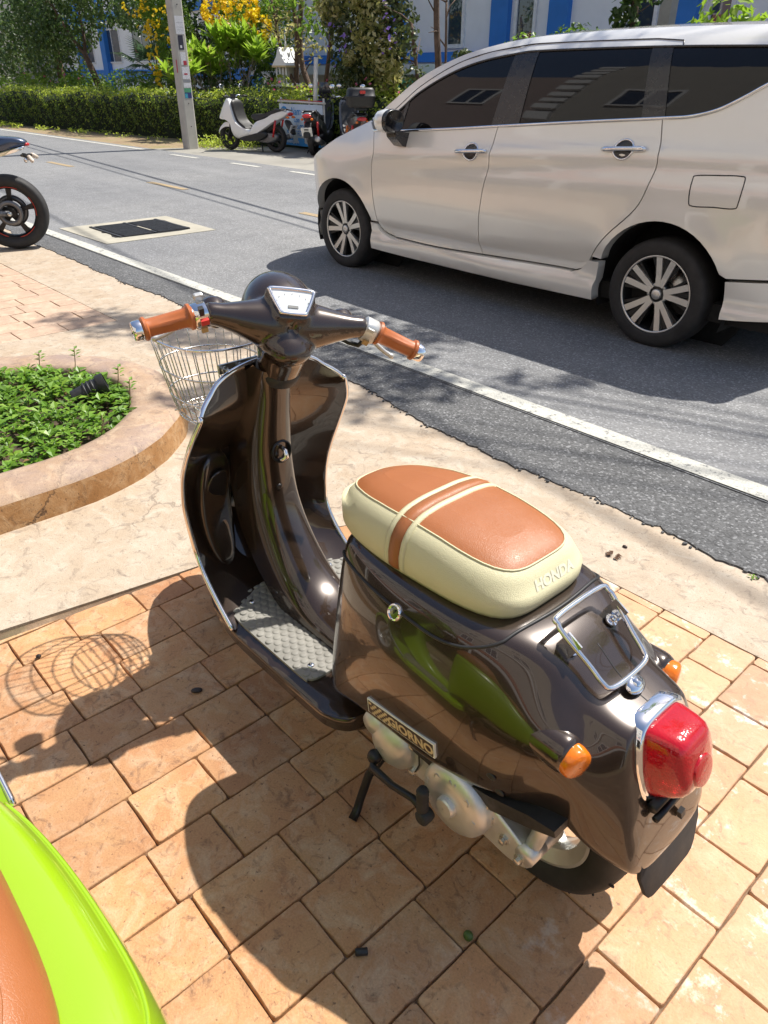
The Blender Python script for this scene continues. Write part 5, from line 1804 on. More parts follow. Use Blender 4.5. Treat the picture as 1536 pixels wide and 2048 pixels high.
S1, S2, S3, S4, S5, S6, S7 = mk('sticker_white', (.62, .62, .64)), mk('sticker_black', (.03, .03, .05)), mk('sticker_red', (.42, .04, .06)), mk('sticker_teal', (.05, .30, .42)), mk('sticker_navy', (.03, .04, .16)), mk('sticker_green', (.08, .30, .16)), mk('sticker_grey', (.25, .26, .28))
for z0, z1, u0, u1, m in ((2.18, 2.50, .12, .86, S1), (1.90, 2.16, .22, .66, S2), (1.93, 1.98, .34, .5, S1), (1.62, 1.86, .26, .72, S1), (1.62, 1.70, .45, .74, S3), (1.36, 1.59, .24, .90, S1), (1.44, 1.47, .40, .70, S3), (1.30, 1.34, .24, .90, S7), (1.20, 1.29, .24, .92, S1), (1.00, 1.19, .24, .86, S5), (1.11, 1.19, .24, .86, S6), (1.00, 1.09, .26, .50, S4)):
    sticker(z0, z1, u0, u1, m, d=.003 + .0015 * ((z1 - z0) < .12))
sticker(2.30, 2.305, .2, .8, S7, d=.006); sticker(2.38, 2.385, .2, .8, S7, d=.006); sticker(2.25, 2.255, .2, .8, S7, d=.006)
sticker(1.48, 1.72, .64, .80, S3, face='y')
for z in (.45, .9, 2.7, 3.1):
    MB().lathe([(.012, -.002), (.012, .003)], (PW / 2, 0, z), (1, 0, 0), 10).build('bolt_hole', M_BLACKP, pole)
# arms and wires overhead (their shadows cross the road)
MB().box((0, -.05, 7.2), (.10, 1.9, .12)).build('cross_arm', M_POLE, pole, smooth=False)
M_WIRE = M_CABLE
for i, (y0, z0, r_, lab) in enumerate(((9.45, 5.0, .028, 'lowest thick black overhead cable slanting across the road'), (9.35, 5.25, .016, 'thin black overhead cable just above the lowest one'), (9.15, 8.3, .019, 'highest black overhead cable slanting across the road'))):
    pts = []
    for k in range(41):
        x = lerp(-50, 14, k / 40)
        pts.append((x, y0 - .118 * (x + 16.8), z0 + .0006 * (x + 12) ** 2 * (1 if i < 2 else .5)))
    o = MB().tube(pts, r_, 6).build('overhead_cable', M_WIRE, None)
    props(o, lab, 'cable', 'overhead cables along the road')

# white spirit house
sh = thing('spirit_house', 'small white and gold spirit house on a post behind the hedge', 'spirit house', (-17.35, 12.3, 0))
MB().box((0, 0, .6), (.16, .16, 1.2)).build('post', M_WALLW, sh, smooth=False)
MB().box((0, 0, 1.23), (.62, .5, .07)).build('platform', M_WALLW, sh, smooth=False)
for sx in (-.2, -.07, .07, .2):
    MB().tube([(sx, -.16, 1.26), (sx, -.16, 1.60)], .022, 8).build('column', M_WALLW, sh)
MB().box((0, .06, 1.43), (.34, .22, .34)).build('shrine_room', M_CREAMW, sh, smooth=False)
MB().box((0, 0, 1.62), (.60, .46, .04)).build('eaves', M_GOLDPRINT, sh, smooth=False)
MB().prism([(-.30, 1.64), (.30, 1.64), (.12, 1.82), (0, 2.02), (-.12, 1.82)], lambda x, z, a: Vector((x, a, z)), -.22, .22).build('roof', M_WALLW, sh, smooth=False)
MB().lathe([(.03, 0), (.02, .12), (.004, .3)], (0, 0, 1.98), (0, 0, 1), 8).build('spire', M_WALLW, sh)

# ------------------------------------------------------------ buildings
def bx(name, x0, x1, y0, y1, z0, z1, m, root, parent=None):
    l = root.location
    return MB().box(((x0 + x1) / 2 - l.x, (y0 + y1) / 2 - l.y, (z0 + z1) / 2), (abs(x1 - x0), abs(y1 - y0), z1 - z0)).build(name, m, parent or root, smooth=False)
def window(root, x0, x1, z0, z1, y, cols=1, rows=1, fr=.07, frame=None, out=-1, glass=None):
    f = MB(); l = root.location
    def b(a, c, e, g, d0, d1):
        f.box(((a + c) / 2 - l.x, y + out * (d0 + d1) / 2 - l.y, (e + g) / 2), (c - a, abs(d1 - d0), g - e))
    b(x0 - fr, x1 + fr, z1, z1 + fr, -.02, .06); b(x0 - fr, x1 + fr, z0 - fr, z0, -.02, .08)
    b(x0 - fr, x0, z0, z1, -.02, .06); b(x1, x1 + fr, z0, z1, -.02, .06)
    for i in range(1, cols):
        xx = lerp(x0, x1, i / cols); b(xx - fr * .4, xx + fr * .4, z0, z1, -.02, .045)
    for j in range(1, rows):
        zz = lerp(z0, z1, j / rows); b(x0, x1, zz - fr * .4, zz + fr * .4, -.02, .042)
    w = f.build('window', frame or M_WINF, root, smooth=False)
    bx('pane', x0, x1, y + out * .005, y + out * .02, z0, z1, glass or M_WING, root, w)
    return w
# left: white building with blue pillars far behind the trees
bA = thing('white_blue_building', 'white building with blue pillars behind the dark trees on the left', 'building', (-42, 24, 0))
bx('wall', -64, -25, 24, 34, 0, 7, M_WALLW, bA)
for x in (-57.5, -53.6, -45.2, -36.5, -28.0): bx('pillar', x - .35, x + .35, 23.7, 24.0, 0, 7, M_BLUE, bA)
bx('band', -64, -25, 23.8, 24.0, 1.25, 1.75, M_BLUE, bA)
bx('upper_band', -64, -25, 23.8, 24.0, 4.4, 4.8, M_BLUE, bA)
for i in range(9):
    x0 = -62 + i * 4.1
    window(bA, x0, x0 + 2.2, 2.2, 3.9, 24, 2, 1)
# far left: shop with red roof glimpsed
bD = thing('brown_shop', 'brown shop front glimpsed at the far left end of the road', 'building', (-70, 22, 0))
bx('wall', -80, -62, 18, 30, 0, 6, M_CREAMW, bD)
bx('awning', -80, -61.5, 16.8, 18, 2.9, 3.3, M_TILE, bD)
bx('shop_opening_shade', -79, -62.5, 17.9, 18, .1, 2.6, M_SHADE, bD)
# right: white hotel wing with blue pilasters
bB = thing('white_hotel_wing', 'white building with blue pilasters and tall windows behind the car', 'building', (-6, 17, 0))
bx('wall', -25.0, 8, 17, 27, 0, 9, M_WALLW, bB)
for x in (-18.3, -14.55, -12.75, -9.55, -6.75, -2.2): bx('pilaster', x - .28, x + .28, 16.85, 17, .0, 9, M_BLUE, bB)
bx('base_band', -25, 8, 16.86, 17, 1.75, 1.98, M_BLUE, bB)
bx('ledge', -25, 8, 16.2, 17, 1.45, 1.70, M_WALLW, bB)
for x0, x1 in ((-16.4, -15.9), (-14.05, -13.55), (-10.75, -10.3), (-9.0, -8.6)):
    window(bB, x0, x1, 2.15, 3.2, 17, 1, 1, .09); window(bB, x0, x1, 3.4, 4.6, 17, 1, 1, .09)
for x0 in (-6.2, -4.4, -1.7, .2): window(bB, x0, x0 + 1.5, 2.3, 4.4, 17, 3, 2, .06)
bx('awning', -16.5, -11.4, 15.2, 16.2, .95, 1.38, M_GREENT, bB)
bx('low_wall', -18.5, -9, 15.0, 15.2, 0, .8, M_WALLW, bB)
# grey tower block glimpsed between the frangipani and the brown stems
bE = thing('white_side_wing', 'white side wing with a balcony between the frangipani and the brown tree', 'building', (-26, 19, 0))
bx('wall', -28.5, -25.3, 19, 24, 0, 8, M_WALLW, bE)
bx('balcony_slab', -28.5, -25.5, 18.2, 19, 2.25, 2.42, M_WALLW, bE)
bx('balcony_rail', -28.5, -25.5, 18.2, 18.24, 2.42, 3.1, M_WING, bE)
bx('dado', -28.5, -25.3, 18.96, 19.0, .6, 1.15, M_NAVY, bE)
# grey post beside the drooping tree
gp_ = MB().box((0, 0, 2.5), (.22, .22, 5.2)).build('lamp_post', M_POLE, None, smooth=False)
gp_.location = (-8.35, 14.2, 0); props(gp_, 'plain grey concrete post rising behind the car roof', 'post')

# ------------------------------------------------------------ behind the camera: the shops that the car windows mirror
bC = thing('pink_shophouse', 'pink and cream shophouse row with a red tiled awning facing the road', 'building', (-12, -9, 0))
bx('cream_wall', -15.2, 12, -19, -9, 0, 16, M_CREAMW, bC)
bx('pink_wall', -34, -15.4, -19, -9.3, 0, 14, M_PINKW, bC)
for z in np.arange(1.2, 15.5, .62):
    bx('quoin', -15.9, -15.0, -9.1, -8.86, z, z + .36, M_WINF, bC)
for z in (4.2, 7.6, 11.0):
    for x0 in (-31.5, -27.8, -23.9, -19.8):
        window(bC, x0, x0 + 1.4, z, z + 1.5, -9.3, 2, 1, .12, out=1)
    for x0 in (-13.4, -9.0, -4.6, -.2, 4.2):
        window(bC, x0, x0 + 1.7, z, z + 1.4, -9, 2, 1, .12, out=1)
bx('floor_band', -15, 12, -9, -8.8, 6.7, 7.0, M_WINF, bC)
tl = MB()
l = bC.location
for i in range(46):
    for j in range(6):
        x0 = -34 + i * 1.0; y0 = -9.2 + j * .42
        tl.box((x0 + .5 - l.x, y0 + .21 - l.y, 4.0 - j * .20), (.96, .50, .06), Matrix.Rotation(-.44, 3, 'X'))
props(tl.build('awning_tile', M_TILE, bC, smooth=False), kind='stuff')
bx('awning_fascia', -34, 12, -6.75, -6.70, 2.55, 2.85, M_WINF, bC)
bx('shop_front_shade', -34, 12, -9.0, -8.6, .1, 2.9, M_SHADE, bC)
for x in np.arange(-33, 12, 4.4): bx('shop_post', x, x + .3, -7.0, -6.75, 0, 2.6, M_WINF, bC)
# ------------------------------------------------------------ silver people carrier
def silver():
    n = N('silver_paint')
    v = n.coord('Object')
    fl = n.noise(v, 1400, 1)
    base = n.mix(n.ramp(fl, [(.4, 0.0), (.7, .30)]), (.83, .81, .755), (.88, .87, .83))
    base = n.mix(n.ramp(n.noise(v, 3, 5, .6), [(.5, 0.0), (.85, .06)]), base, (.40, .36, .30))
    n.set(col=base, metal=.24, rough=.26, coat=1.0, coatr=.02)
    return n.m
M_SILVER = silver()
M_GLASS = N('tinted_glass').set(col=(.006, .006, .007), rough=.02, spec=.42).m
M_TRIM = simple('gloss_black_trim', (.022, .020, .019), .3, coat=.4, var=.2)
M_WELL = simple('wheel_well', (.012, .012, .012), .85)
M_RIMF = simple('machined_rim', (.70, .68, .64), .34, .75, var=.03, vs=6, rvar=.02)
M_RIMB = simple('rim_black', (.018, .018, .018), .35, .2)
M_CARLAMP = simple('clear_lamp', (.6, .62, .64), .1, .3, coat=1.0)
CX, CY = -3.6, 4.93
ZK = [0, .19, .215, .27, .315, .335, .36, .62, .80, .95, 1.05, 1.15, 1.30, 1.45, 1.55, 1.60, 1.65, 1.69, 1.72]
YK = [4.13, 4.105, 4.082, 4.072, 4.076, 4.095, 4.092, 4.052, 4.045, 4.052, 4.085, 4.118, 4.168, 4.225, 4.270, 4.315, 4.40, 4.52, 4.93]
_zg = np.linspace(-.1, 1.85, 391)
_yg = np.interp(_zg, ZK, YK)
_kr = np.exp(-.5 * (np.arange(-24, 25) * .005 / .030) ** 2); _kr /= _kr.sum()
_ys = np.convolve(np.pad(_yg, 24, mode='edge'), _kr, mode='valid')
def car_y(x, z, sill=False):
    y = float(np.interp(z, _zg, _yg if (sill or z < .40) else _ys))
    # crease low on the doors: the panel turns under below it
    zc = interp(x, [-4.7, -3.55, -2.64, -2.2], [.43, .43, .53, .56])
    if -4.72 < x < -2.50 and z < zc and z > .30 and not sill:
        y += .055 * ((zc - z) / max(.05, zc - .31)) ** 1.1
    # shoulder line through the handles
    hs = interp(x, [-4.9, -3.67, -2.53, -1.4], [.86, .975, 1.045, 1.075])
    fade = interp(x, [-5.0, -4.2, -3.4, -1.4], [0, .3, 1, 1])
    t = (z - hs)
    y += fade * (-.013 * math.exp(-(t / .035) ** 2) + .010 * math.exp(-((t + .085) / .05) ** 2))
    # flares round the wheel arches
    for hx, hz, r in ((-5.085, .315, .395), (-2.19, .31, .41)):
        d = hypot(x - hx, z - hz)
        y -= .016 * math.exp(-((d - r) / .075) ** 2) * min(1, max(0, (z - .40) / .12))
    if x < -5.05:
        k = max(0, -5.30 - x) / .40
        y += .05 * ((-5.05 - x) / .55) ** 2 + .26 * k ** 2.6
    if z > .82 and x < -4.6:
        y += .10 * min(1, (z - .82) / .38) ** 1.5 * min(1, (-4.6 - x) / .35)
    if x > -1.75:
        y += .13 * ((x + 1.75) / .42) ** 2
    return y
def cpt(x, z, off=0.0, side=1, sill=False):
    y = car_y(x, z, sill) + off
    return Vector((x - CX, (y - CY) * side, z))

def circ(hx, hz, r, a0, a1, n):
    return [(hx + r * cos(lerp(a0, a1, i / n)), hz + r * sin(lerp(a0, a1, i / n))) for i in range(n + 1)]

def make_car():
    root = thing('parked_car', 'silver people carrier with tinted windows driving along the road', 'car', (CX, CY, 0))
    g = .0035                                               # half the panel gap
    seam_a = spline([(-4.700, 1.060), (-4.655, .94), (-4.672, .813), (-4.664, .601), (-4.632, .412), (-4.585, .352), (-4.48, .326)], 5)
    bottom = spline([(-4.48, .326), (-4.05, .318), (-3.574, .332), (-3.0, .352), (-2.78, .356)], 4)
    seam_b = spline([(-3.574, .332), (-3.570, .547), (-3.540, .745), (-3.508, .897), (-3.498, 1.136)], 5)
    seam_c = spline([(-2.78, .356), (-2.70, .392), (-2.640, .484), (-2.546, .604), (-2.385, .765), (-2.328, .906), (-2.312, 1.042), (-2.362, 1.218)], 5)
    belt = spline([(-4.700, 1.060), (-4.408, 1.072), (-3.900, 1.105), (-3.498, 1.136), (-2.934, 1.178), (-2.362, 1.218), (-2.2, 1.232), (-2.065, 1.266), (-1.948, 1.326), (-1.867, 1.375), (-1.70, 1.462), (-1.55, 1.535)], 5)
    wtop = spline([(-4.685, 1.078), (-4.60, 1.118), (-4.454, 1.213), (-4.296, 1.322), (-4.044, 1.436), (-3.795, 1.505), (-3.505, 1.546), (-3.30, 1.558), (-2.57, 1.562), (-1.936, 1.552), (-1.60, 1.540), (-1.55, 1.535)], 5)
    roofl = spline([(-4.78, 1.145), (-4.609, 1.225), (-4.33, 1.405), (-4.023, 1.525), (-3.738, 1.592), (-3.443, 1.632), (-3.03, 1.650), (-2.64, 1.655), (-2.057, 1.648), (-1.60, 1.630), (-1.36, 1.60)], 5)
    def upto(L, x):  return [p for p in L if p[0] <= x]
    def frm(L, x): return [p for p in L if p[0] >= x]
    archF = circ(-5.085, .315, .392, radians(-12), radians(192), 26)      # rear edge to front edge
    archR = circ(-2.195, .31, .412, radians(-8), radians(187), 28)
    sillF = (archF[0][0], .425)
    polys = {}
    bf = [p for p in belt if -4.700 <= p[0] <= -3.498 + 1e-6]
    br = [p for p in belt if -3.498 - 1e-6 <= p[0] <= -2.362 + 1e-6]
    bq = [p for p in belt if p[0] >= -2.362 - 1e-6]
    polys['front_door'] = seam_a + [p for p in bottom if -4.48 < p[0] < -3.574] + seam_b + bf[::-1][1:-1]
    polys['rear_door'] = seam_b[::-1] + [p for p in bottom if p[0] > -3.574] + seam_c[1:] + br[::-1][1:-1]
    aF = [p for p in archF if p[1] > .43]
    polys['front_fender'] = [p for p in seam_a if p[1] > .428][::-1][:] and ([(-4.634, .428), (aF[0][0], .428)] + aF + [(aF[-1][0], .43), (-5.66, .43), (-5.67, .56), (-5.64, .70), (-5.55, .80), (-5.41, .868), (-5.264, .938), (-5.144, 1.000), (-4.954, 1.078), (-4.79, 1.130)] + [p for p in seam_a if p[1] > .428])
    aR = [p for p in archR if p[1] > .47]
    polys['rear_quarter'] = [p for p in seam_c if p[1] > .455][::-1] + [(archR[-1][0] + .02, .455)] + [p for p in archR[::-1] if p[1] > .455] + [(archR[0][0], .478), (-1.567, .503), (-1.36, .52), (-1.335, .75), (-1.33, 1.0), (-1.36, 1.25), (-1.43, 1.45), (-1.50, 1.545)] + bq[::-1][:-1]
    polys['sill_skirt'] = [(-4.708, .218), (-4.30, .206), (-3.82, .200), (-3.24, .196), (-2.60, .208), (archR[-1][0] + .005, .30), (archR[-1][0] + .025, .445)] + [p for p in seam_c if p[1] < .445][::-1] + bottom[::-1][1:-1] + [p for p in seam_a if p[1] < .422][::-1] + [(archF[0][0] - .012, .422)]
    polys['rear_bumper'] = [(archR[0][0] + .005, .258), (-1.52, .290), (-1.35, .33), (-1.325, .505), (-1.567, .493), (archR[0][0] - .004, .466)]
    polys['front_bumper'] = [(-5.455, .215), (-5.63, .215), (-5.67, .30), (-5.66, .42), (-5.462, .42), (-5.462, .30)]
    for side in (1, -1):
        def F(off=0.0): return lambda x, z: cpt(x, z, off, side)
        lip = (0, .030 * side, 0)
        P = {k: panel(inset(v, g), .036, (lambda x, z: cpt(x, z, -.012 if x < 9 else 0, side, True)) if k == 'sill_skirt' else F(), k, M_SILVER, root, lip=(0, .075 * side, 0) if k in ('front_fender', 'rear_quarter', 'sill_skirt', 'front_bumper', 'rear_bumper') else lip) for k, v in polys.items()}
        # dark carcass behind the gaps and the wheel arches
        # roof side rail
        rail = wtop[:-1] + [(-1.50, 1.548), (-1.43, 1.575), (-1.36, 1.60)] + roofl[::-1][1:]
        panel(inset(rail, .0005), .05, F(), 'roof_side_rail', M_SILVER, root)
        # windows: one part per pane
        def strip(x0b, x0t, x1b, x1t):
            lo = [p for p in belt if x0b < p[0] < x1b]; hi = [p for p in wtop if x0t < p[0] < x1t]
            def at(L, x):
                return (x, interp(x, [p[0] for p in L], [p[1] for p in L]))
            return [at(belt, x0b)] + lo + [at(belt, x1b)] + [at(wtop, x1t)] + hi[::-1] + [at(wtop, x0t)]
        q1 = [p for p in strip(-4.695, -4.68, -4.43, -4.40)]
        panel(q1, .05, F(.006), 'mirror_pane', M_GLASS, root)
        panel(strip(-4.40, -4.37, -3.560, -3.525), .05, F(.006), 'front_window', M_GLASS, root)
        panel(strip(-3.335, -3.345, -2.490, -2.575), .05, F(.006), 'rear_window', M_GLASS, root)
        panel(strip(-2.350, -2.450, -1.60, -1.64), .05, F(.006), 'quarter_window', M_GLASS, root)
        panel(strip(-4.43, -4.40, -4.40, -4.37), .05, F(.001), 'window_divider', M_TRIM, root)
        panel(strip(-3.560, -3.525, -3.335, -3.345), .05, F(.002), 'door_pillar', M_TRIM, root)
        panel(strip(-2.490, -2.575, -2.350, -2.450), .05, F(.002), 'door_pillar', M_TRIM, root)
        # chrome belt strip, dark groove over the doors, upper glass seal
        MB().tube([cpt(x, z + .006, -.004, side) for x, z in belt], .0085, 8).build('belt_strip', M_CHROME, root)
        MB().tube([cpt(x, z - .004, .0015, side) for x, z in wtop], .0065, 6).build('window_seal', M_TRIM, root)
        gl = [(x, z + interp(x, [-4.6, -4.0, -3.4, -2.5], [.030, .040, .036, .034])) for x, z in wtop if -4.62 < x < -2.44]
        gl += [(-2.41, 1.585), (-2.395, 1.56)]
        MB().tube([cpt(x, z, .001, side) for x, z in gl], .0035, 6).build('door_groove', M_TRIM, root)
        # fuel flap only on this side
        if side == 1:
            ff = spline([(-2.083, .945), (-2.068, .966), (-1.95, .976), (-1.832, .981), (-1.806, .963), (-1.806, .855), (-1.824, .830), (-1.93, .826), (-2.045, .820), (-2.073, .842)], 4, closed=True)
            MB().tube([cpt(x, z, -.0005, side) for x, z in ff], .0032, 5, closed=True).build('fuel_flap_gap', M_TRIM, root)
        # handles: cup and bar
        for hx, hz in ((-3.668, .985), (-2.535, 1.063)):
            cup = []
            for k in range(28):
                a = 2 * pi * k / 28
                cup.append((hx + .062 * sq(cos(a), 1.1), hz + .050 * sin(a)))
            ho = MB().add([cpt(x, z, -.003, side) for x, z in cup] + [cpt(hx, hz, -.005, side)], [(k, (k + 1) % 28, 28) for k in range(28)]).build('handle_cup', M_TRIM, root)
            MB().tube([cpt(x, z, -.004, side) for x, z in cup], .006, 6, closed=True).build('cup_rim', M_CHROME, ho)
            tb = [cpt(x, z, o, side) for x, z, o in ((hx - .135, hz - .006, -.006), (hx - .11, hz - .002, -.020), (hx - .03, hz + .004, -.027), (hx + .06, hz + .009, -.027), (hx + .115, hz + .012, -.020), (hx + .14, hz + .012, -.006))]
            MB().tube(tb, [.011, .0145, .0125, .0125, .0145, .011], 10).build('door_handle', M_CHROME, ho)
        # mirror
        if True:
            mo = thing_child('door_mirror', root)
            def mp(x, y, z): return Vector((x + .19 - CX, (y + .03 - CY) * side, z))
            cap_ = [[mp(X, 3.915 + w * cos(2 * pi * k / 20) * .098, 1.145 + h * sq(sin(2 * pi * k / 20), .8) * .078 - .035 * cos(2 * pi * k / 20) * 0) for k in range(20)] for X, w, h in ((-4.66, .25, .3), (-4.645, .62, .68), (-4.61, .90, .92), (-4.56, 1.0, 1.0), (-4.52, 1.0, 1.0))]
            MB().loft(cap_, capb=False).build('mirror_cap', M_SILVER, mo)
            MB().loft([[mp(X, 3.915 + w * cos(2 * pi * k / 20) * .097, 1.145 + h * sq(sin(2 * pi * k / 20), .8) * .077) for k in range(20)] for X, w, h in ((-4.52, 1.0, 1.0), (-4.495, .97, .97), (-4.488, .90, .9), (-4.50, .86, .86))]).build('mirror_frame', M_TRIM, mo)
            MB().loft([[mp(-4.545 + dx, y, z) for dx, z in ((-.055, zt), (.055, zt), (.050, zb), (-.045, zb))] for y, zt, zb in ((3.93, 1.085, 1.045), (4.00, 1.075, .985), (4.05, 1.07, .975), (4.12, 1.07, 1.01))]).build('mirror_arm', M_TRIM, mo, ang=30)
        # wheel wells
        for hx in (-5.085, -2.195):
            wl = MB()
            R_ = .405 if hx < -4 else .42
            rows = []
            for i in range(25):
                a = radians(lerp(-20, 200, i / 24))
                rows.append([Vector((hx - CX + R_ * cos(a), (y - CY) * side, .313 + R_ * sin(a))) for y in (4.13, 4.18, 4.42)])
            wl.loft(rows, closed=False, capa=False, capb=False)
            wl.build('wheel_arch_liner', M_WELL, root)
            MB().lathe([(.44, 0), (.44, .01)], Vector((hx - CX, (4.42 - CY) * side, .313)), (0, 1, 0), 24).build('inner_well', M_WELL, root)
            car_wheel(root, Vector((hx - CX, (4.185 - CY) * side, .314)), side, .5 if hx < -4 else .15)
    # roof, windscreen, rear screen, bonnet
    def span(st, k=16, name='roof', mat=None):
        rows = []
        for (x, z, crown, fwd) in st:
            p = cpt(x, z)
            half = CY - (p.y + CY)
            row = []
            for i in range(k + 1):
                s = -1 + 2 * i / k
                row.append(Vector((p.x - fwd * (1 - s * s), s * abs(p.y), z + crown * (1 - abs(s) ** 2.4))))
            rows.append(row)
        return MB().loft(rows, closed=False, capa=False, capb=False).build(name, mat, root)
    R1 = [p for p in roofl if p[0] <= -3.72]; R2 = [p for p in roofl if p[0] >= -3.78]
    span([(x, z, .012 + .018 * i / len(R1), .26 * (1 - i / len(R1)) + .10) for i, (x, z) in enumerate(R1)], 16, 'windscreen', M_GLASS)
    span([(x, z, .030, interp(x, [-3.78, -3.2], [.10, 0])) for x, z in R2], 16, 'roof', M_SILVER)
    fl = [(-5.55, .80), (-5.41, .868), (-5.264, .938), (-5.144, 1.000), (-4.954, 1.078), (-4.79, 1.130)]
    span([(-5.64, .70, .03, .16), (-5.60, .75, .04, .16)] + [(x, z, .055, interp(x, [-5.5, -4.8], [.20, .22])) for x, z in fl], 16, 'bonnet', M_SILVER)
    span([(-5.63, .215, 0, .14), (-5.67, .30, 0, .18), (-5.66, .42, 0, .18), (-5.67, .56, .0, .16), (-5.64, .70, .03, .16)], 16, 'nose', M_SILVER)
    span([(-1.50, 1.548, .07, -.04), (-1.43, 1.46, .04, -.05), (-1.355, 1.25, .0, -.06), (-1.335, 1.02, .0, -.06)], 16, 'rear_screen', M_GLASS)
    span([(-1.36, 1.60, .02, -.02), (-1.43, 1.575, .03, -.06), (-1.50, 1.548, .07, -.04)], 16, 'spoiler', M_SILVER)
    span([(-1.335, 1.02, .0, -.06), (-1.33, .75, 0, -.07), (-1.35, .52, 0, -.07), (-1.335, .33, 0, -.06), (-1.38, .26, 0, -.02)], 16, 'tailgate', M_SILVER)
    gr = MB()
    for i in range(5):
        gr.box((-5.80 - CX - .005 * i, 0, .48 + i * .055), (.03, .8, .022))
    gr.build('grille_bar', M_CHROME, root, smooth=False)
    for s in (-1, 1):
        MB().ball((-5.70 - CX, s * .42, .62), (.06, .12, .10), 14).build('headlight', M_CARLAMP, root)
        MB().ball((-1.36 - CX, s * .72, 1.02), (.05, .06, .14), 14).build('tail_light', M_RED, root)
    # floor pan and dark inner body
    MB().box((-3.43 - CX, 0, .26), (3.9, 1.50, .10)).build('floor_pan', M_WELL, root, smooth=False)
    MB().box((-3.65 - CX, 0, .60), (1.9, 1.55, .62)).box((-3.0 - CX, 0, 1.10), (2.6, 1.45, .5)).build('cabin_shell', M_WELL, root, smooth=False)
    return root

def thing_child(name, parent):
    o = bpy.data.objects.new(name, None); COL.objects.link(o); o.parent = parent
    return o

def inset(poly, g):
    n = len(poly); out = []
    if area(poly) < 0: poly = poly[::-1]
    for i in range(n):
        a, b, c = poly[i - 1], poly[i], poly[(i + 1) % n]
        e1 = Vector((b[0] - a[0], b[1] - a[1])); e2 = Vector((c[0] - b[0], c[1] - b[1]))
        if e1.length < 1e-6 or e2.length < 1e-6: continue
        e1.normalize(); e2.normalize()
        m = Vector((-e1.y, e1.x)) + Vector((-e2.y, e2.x))
        if m.length < .1: out.append(b); continue
        m = m / max(.5, m.length) 
        out.append((b[0] + m.x * g, b[1] + m.y * g))
    return out

def car_wheel(root, c, side, rot):
    w = thing_child('wheel', root)
    w.location = c
    ax = Vector((0, -side, 0))                        # outwards
    u = Vector((1, 0, 0)); v = Vector((0, 0, 1))
    R = .314
    tm = MB()
    prof = [(.217, .085), (.224, .098), (.243, .104), (.272, .106), (.294, .101), (.306, .088), (.3125, .06), (.314, 0), (.3125, -.06), (.306, -.088), (.29, -.10), (.217, -.09)]
    tm.lathe([(r, h) for r, h in prof], (0, 0, 0), ax, 64, capa=False, capb=False)
    tm.build('tyre', M_RUBBER, w)
    rm = MB().lathe([(.220, .088), (.223, .094), (.218, .097), (.212, .092), (.206, .07), (.202, -.02), (.200, -.09)], (0, 0, 0), ax, 64, capa=False, capb=False)
    rm.build('rim_barrel', M_RIMB, w)
    MB().lathe([(.2235, .091), (.2215, .0975), (.2155, .0965), (.212, .092)], (0, 0, 0), ax, 64, capa=False, capb=False).build('rim_lip', M_RIMF, w)
    MB().lathe([(.16, -.02), (.16, -.015), (.02, -.013)], (0, 0, 0), ax, 40, capb=False).build('brake_disc', M_ZINC, w)
    MB().lathe([(.075, .0), (.070, .055), (.05, .066), (.001, .066)], (0, 0, 0), ax, 32, capb=False).build('hub', M_RIMB, w)
    MB().lathe([(.030, .06), (.030, .076), (.025, .081), (.001, .082)], (0, 0, 0), ax, 24, capb=False).build('hub_cap', M_RIMF, w)
    def arm(a, da, w0, w1, mat, name, h0, h1, r0=.045, r1=.2165):
        mb = MB(); rings = []
        for t in (0, .35, .7, 1):
            r = lerp(r0, r1, t)
            aa = a + da * t
            e = u * cos(aa) + v * sin(aa); tt = -u * sin(aa) + v * cos(aa)
            hw = lerp(w0, w1, t) / 2
            top = lerp(h0, h1, t ** 1.6)
            rings.append([ax * (top - .04) + e * r - tt * hw, ax * (top - .04) + e * r + tt * hw, ax * top + e * r + tt * hw, ax * top + e * r - tt * hw])
        mb.loft(rings)
        return mb.build(name, mat, w, smooth=False)
    for k in range(5):
        a = rot + 2 * pi * k / 5
        for s in (-1, 1):
            dh = .0025 if s > 0 else 0
            arm(a + s * .19, s * .03, .031, .037, M_RIMF, 'spoke', .070 + dh, .090)
            arm(a + s * .33, s * .08, .012, .016, M_RIMB, 'spoke_side', .055, .080)
        arm(a, 0, .012, .030, M_RIMB, 'spoke_groove', .060, .080)
        an = a + pi / 5
        MB().lathe([(.010, .05), (.010, .066), (.006, .068)], (u * cos(an) + v * sin(an)) * .055, ax, 6).build('wheel_nut', M_ZINC, w)
    return w
car = make_car()
# ------------------------------------------------------------ other two-wheelers and the banner
M_WHITEP = paint('white_paint', (.86, .86, .85), .0, .3, .0, .04)
M_GREYP = paint('grey_paint', (.11, .112, .118), .3, .35, .05, .05)
M_ORANGE = paint('orange_paint', (.75, .17, .01), .0, .3, .0, .04)
M_PLATE = simple('number_plate', (.72, .72, .70), .5)
M_TAILR = simple('tail_lamp_red', (.55, .012, .012), .25, coat=.6)
M_SEATB = simple('black_seat', (.025, .025, .027), .55, bump=.1, bs=200)
M_SCREEN = glass_dark('smoked_screen', (.05, .05, .055))
M_GUNM = simple('gunmetal', (.16, .16, .165), .4, .7)

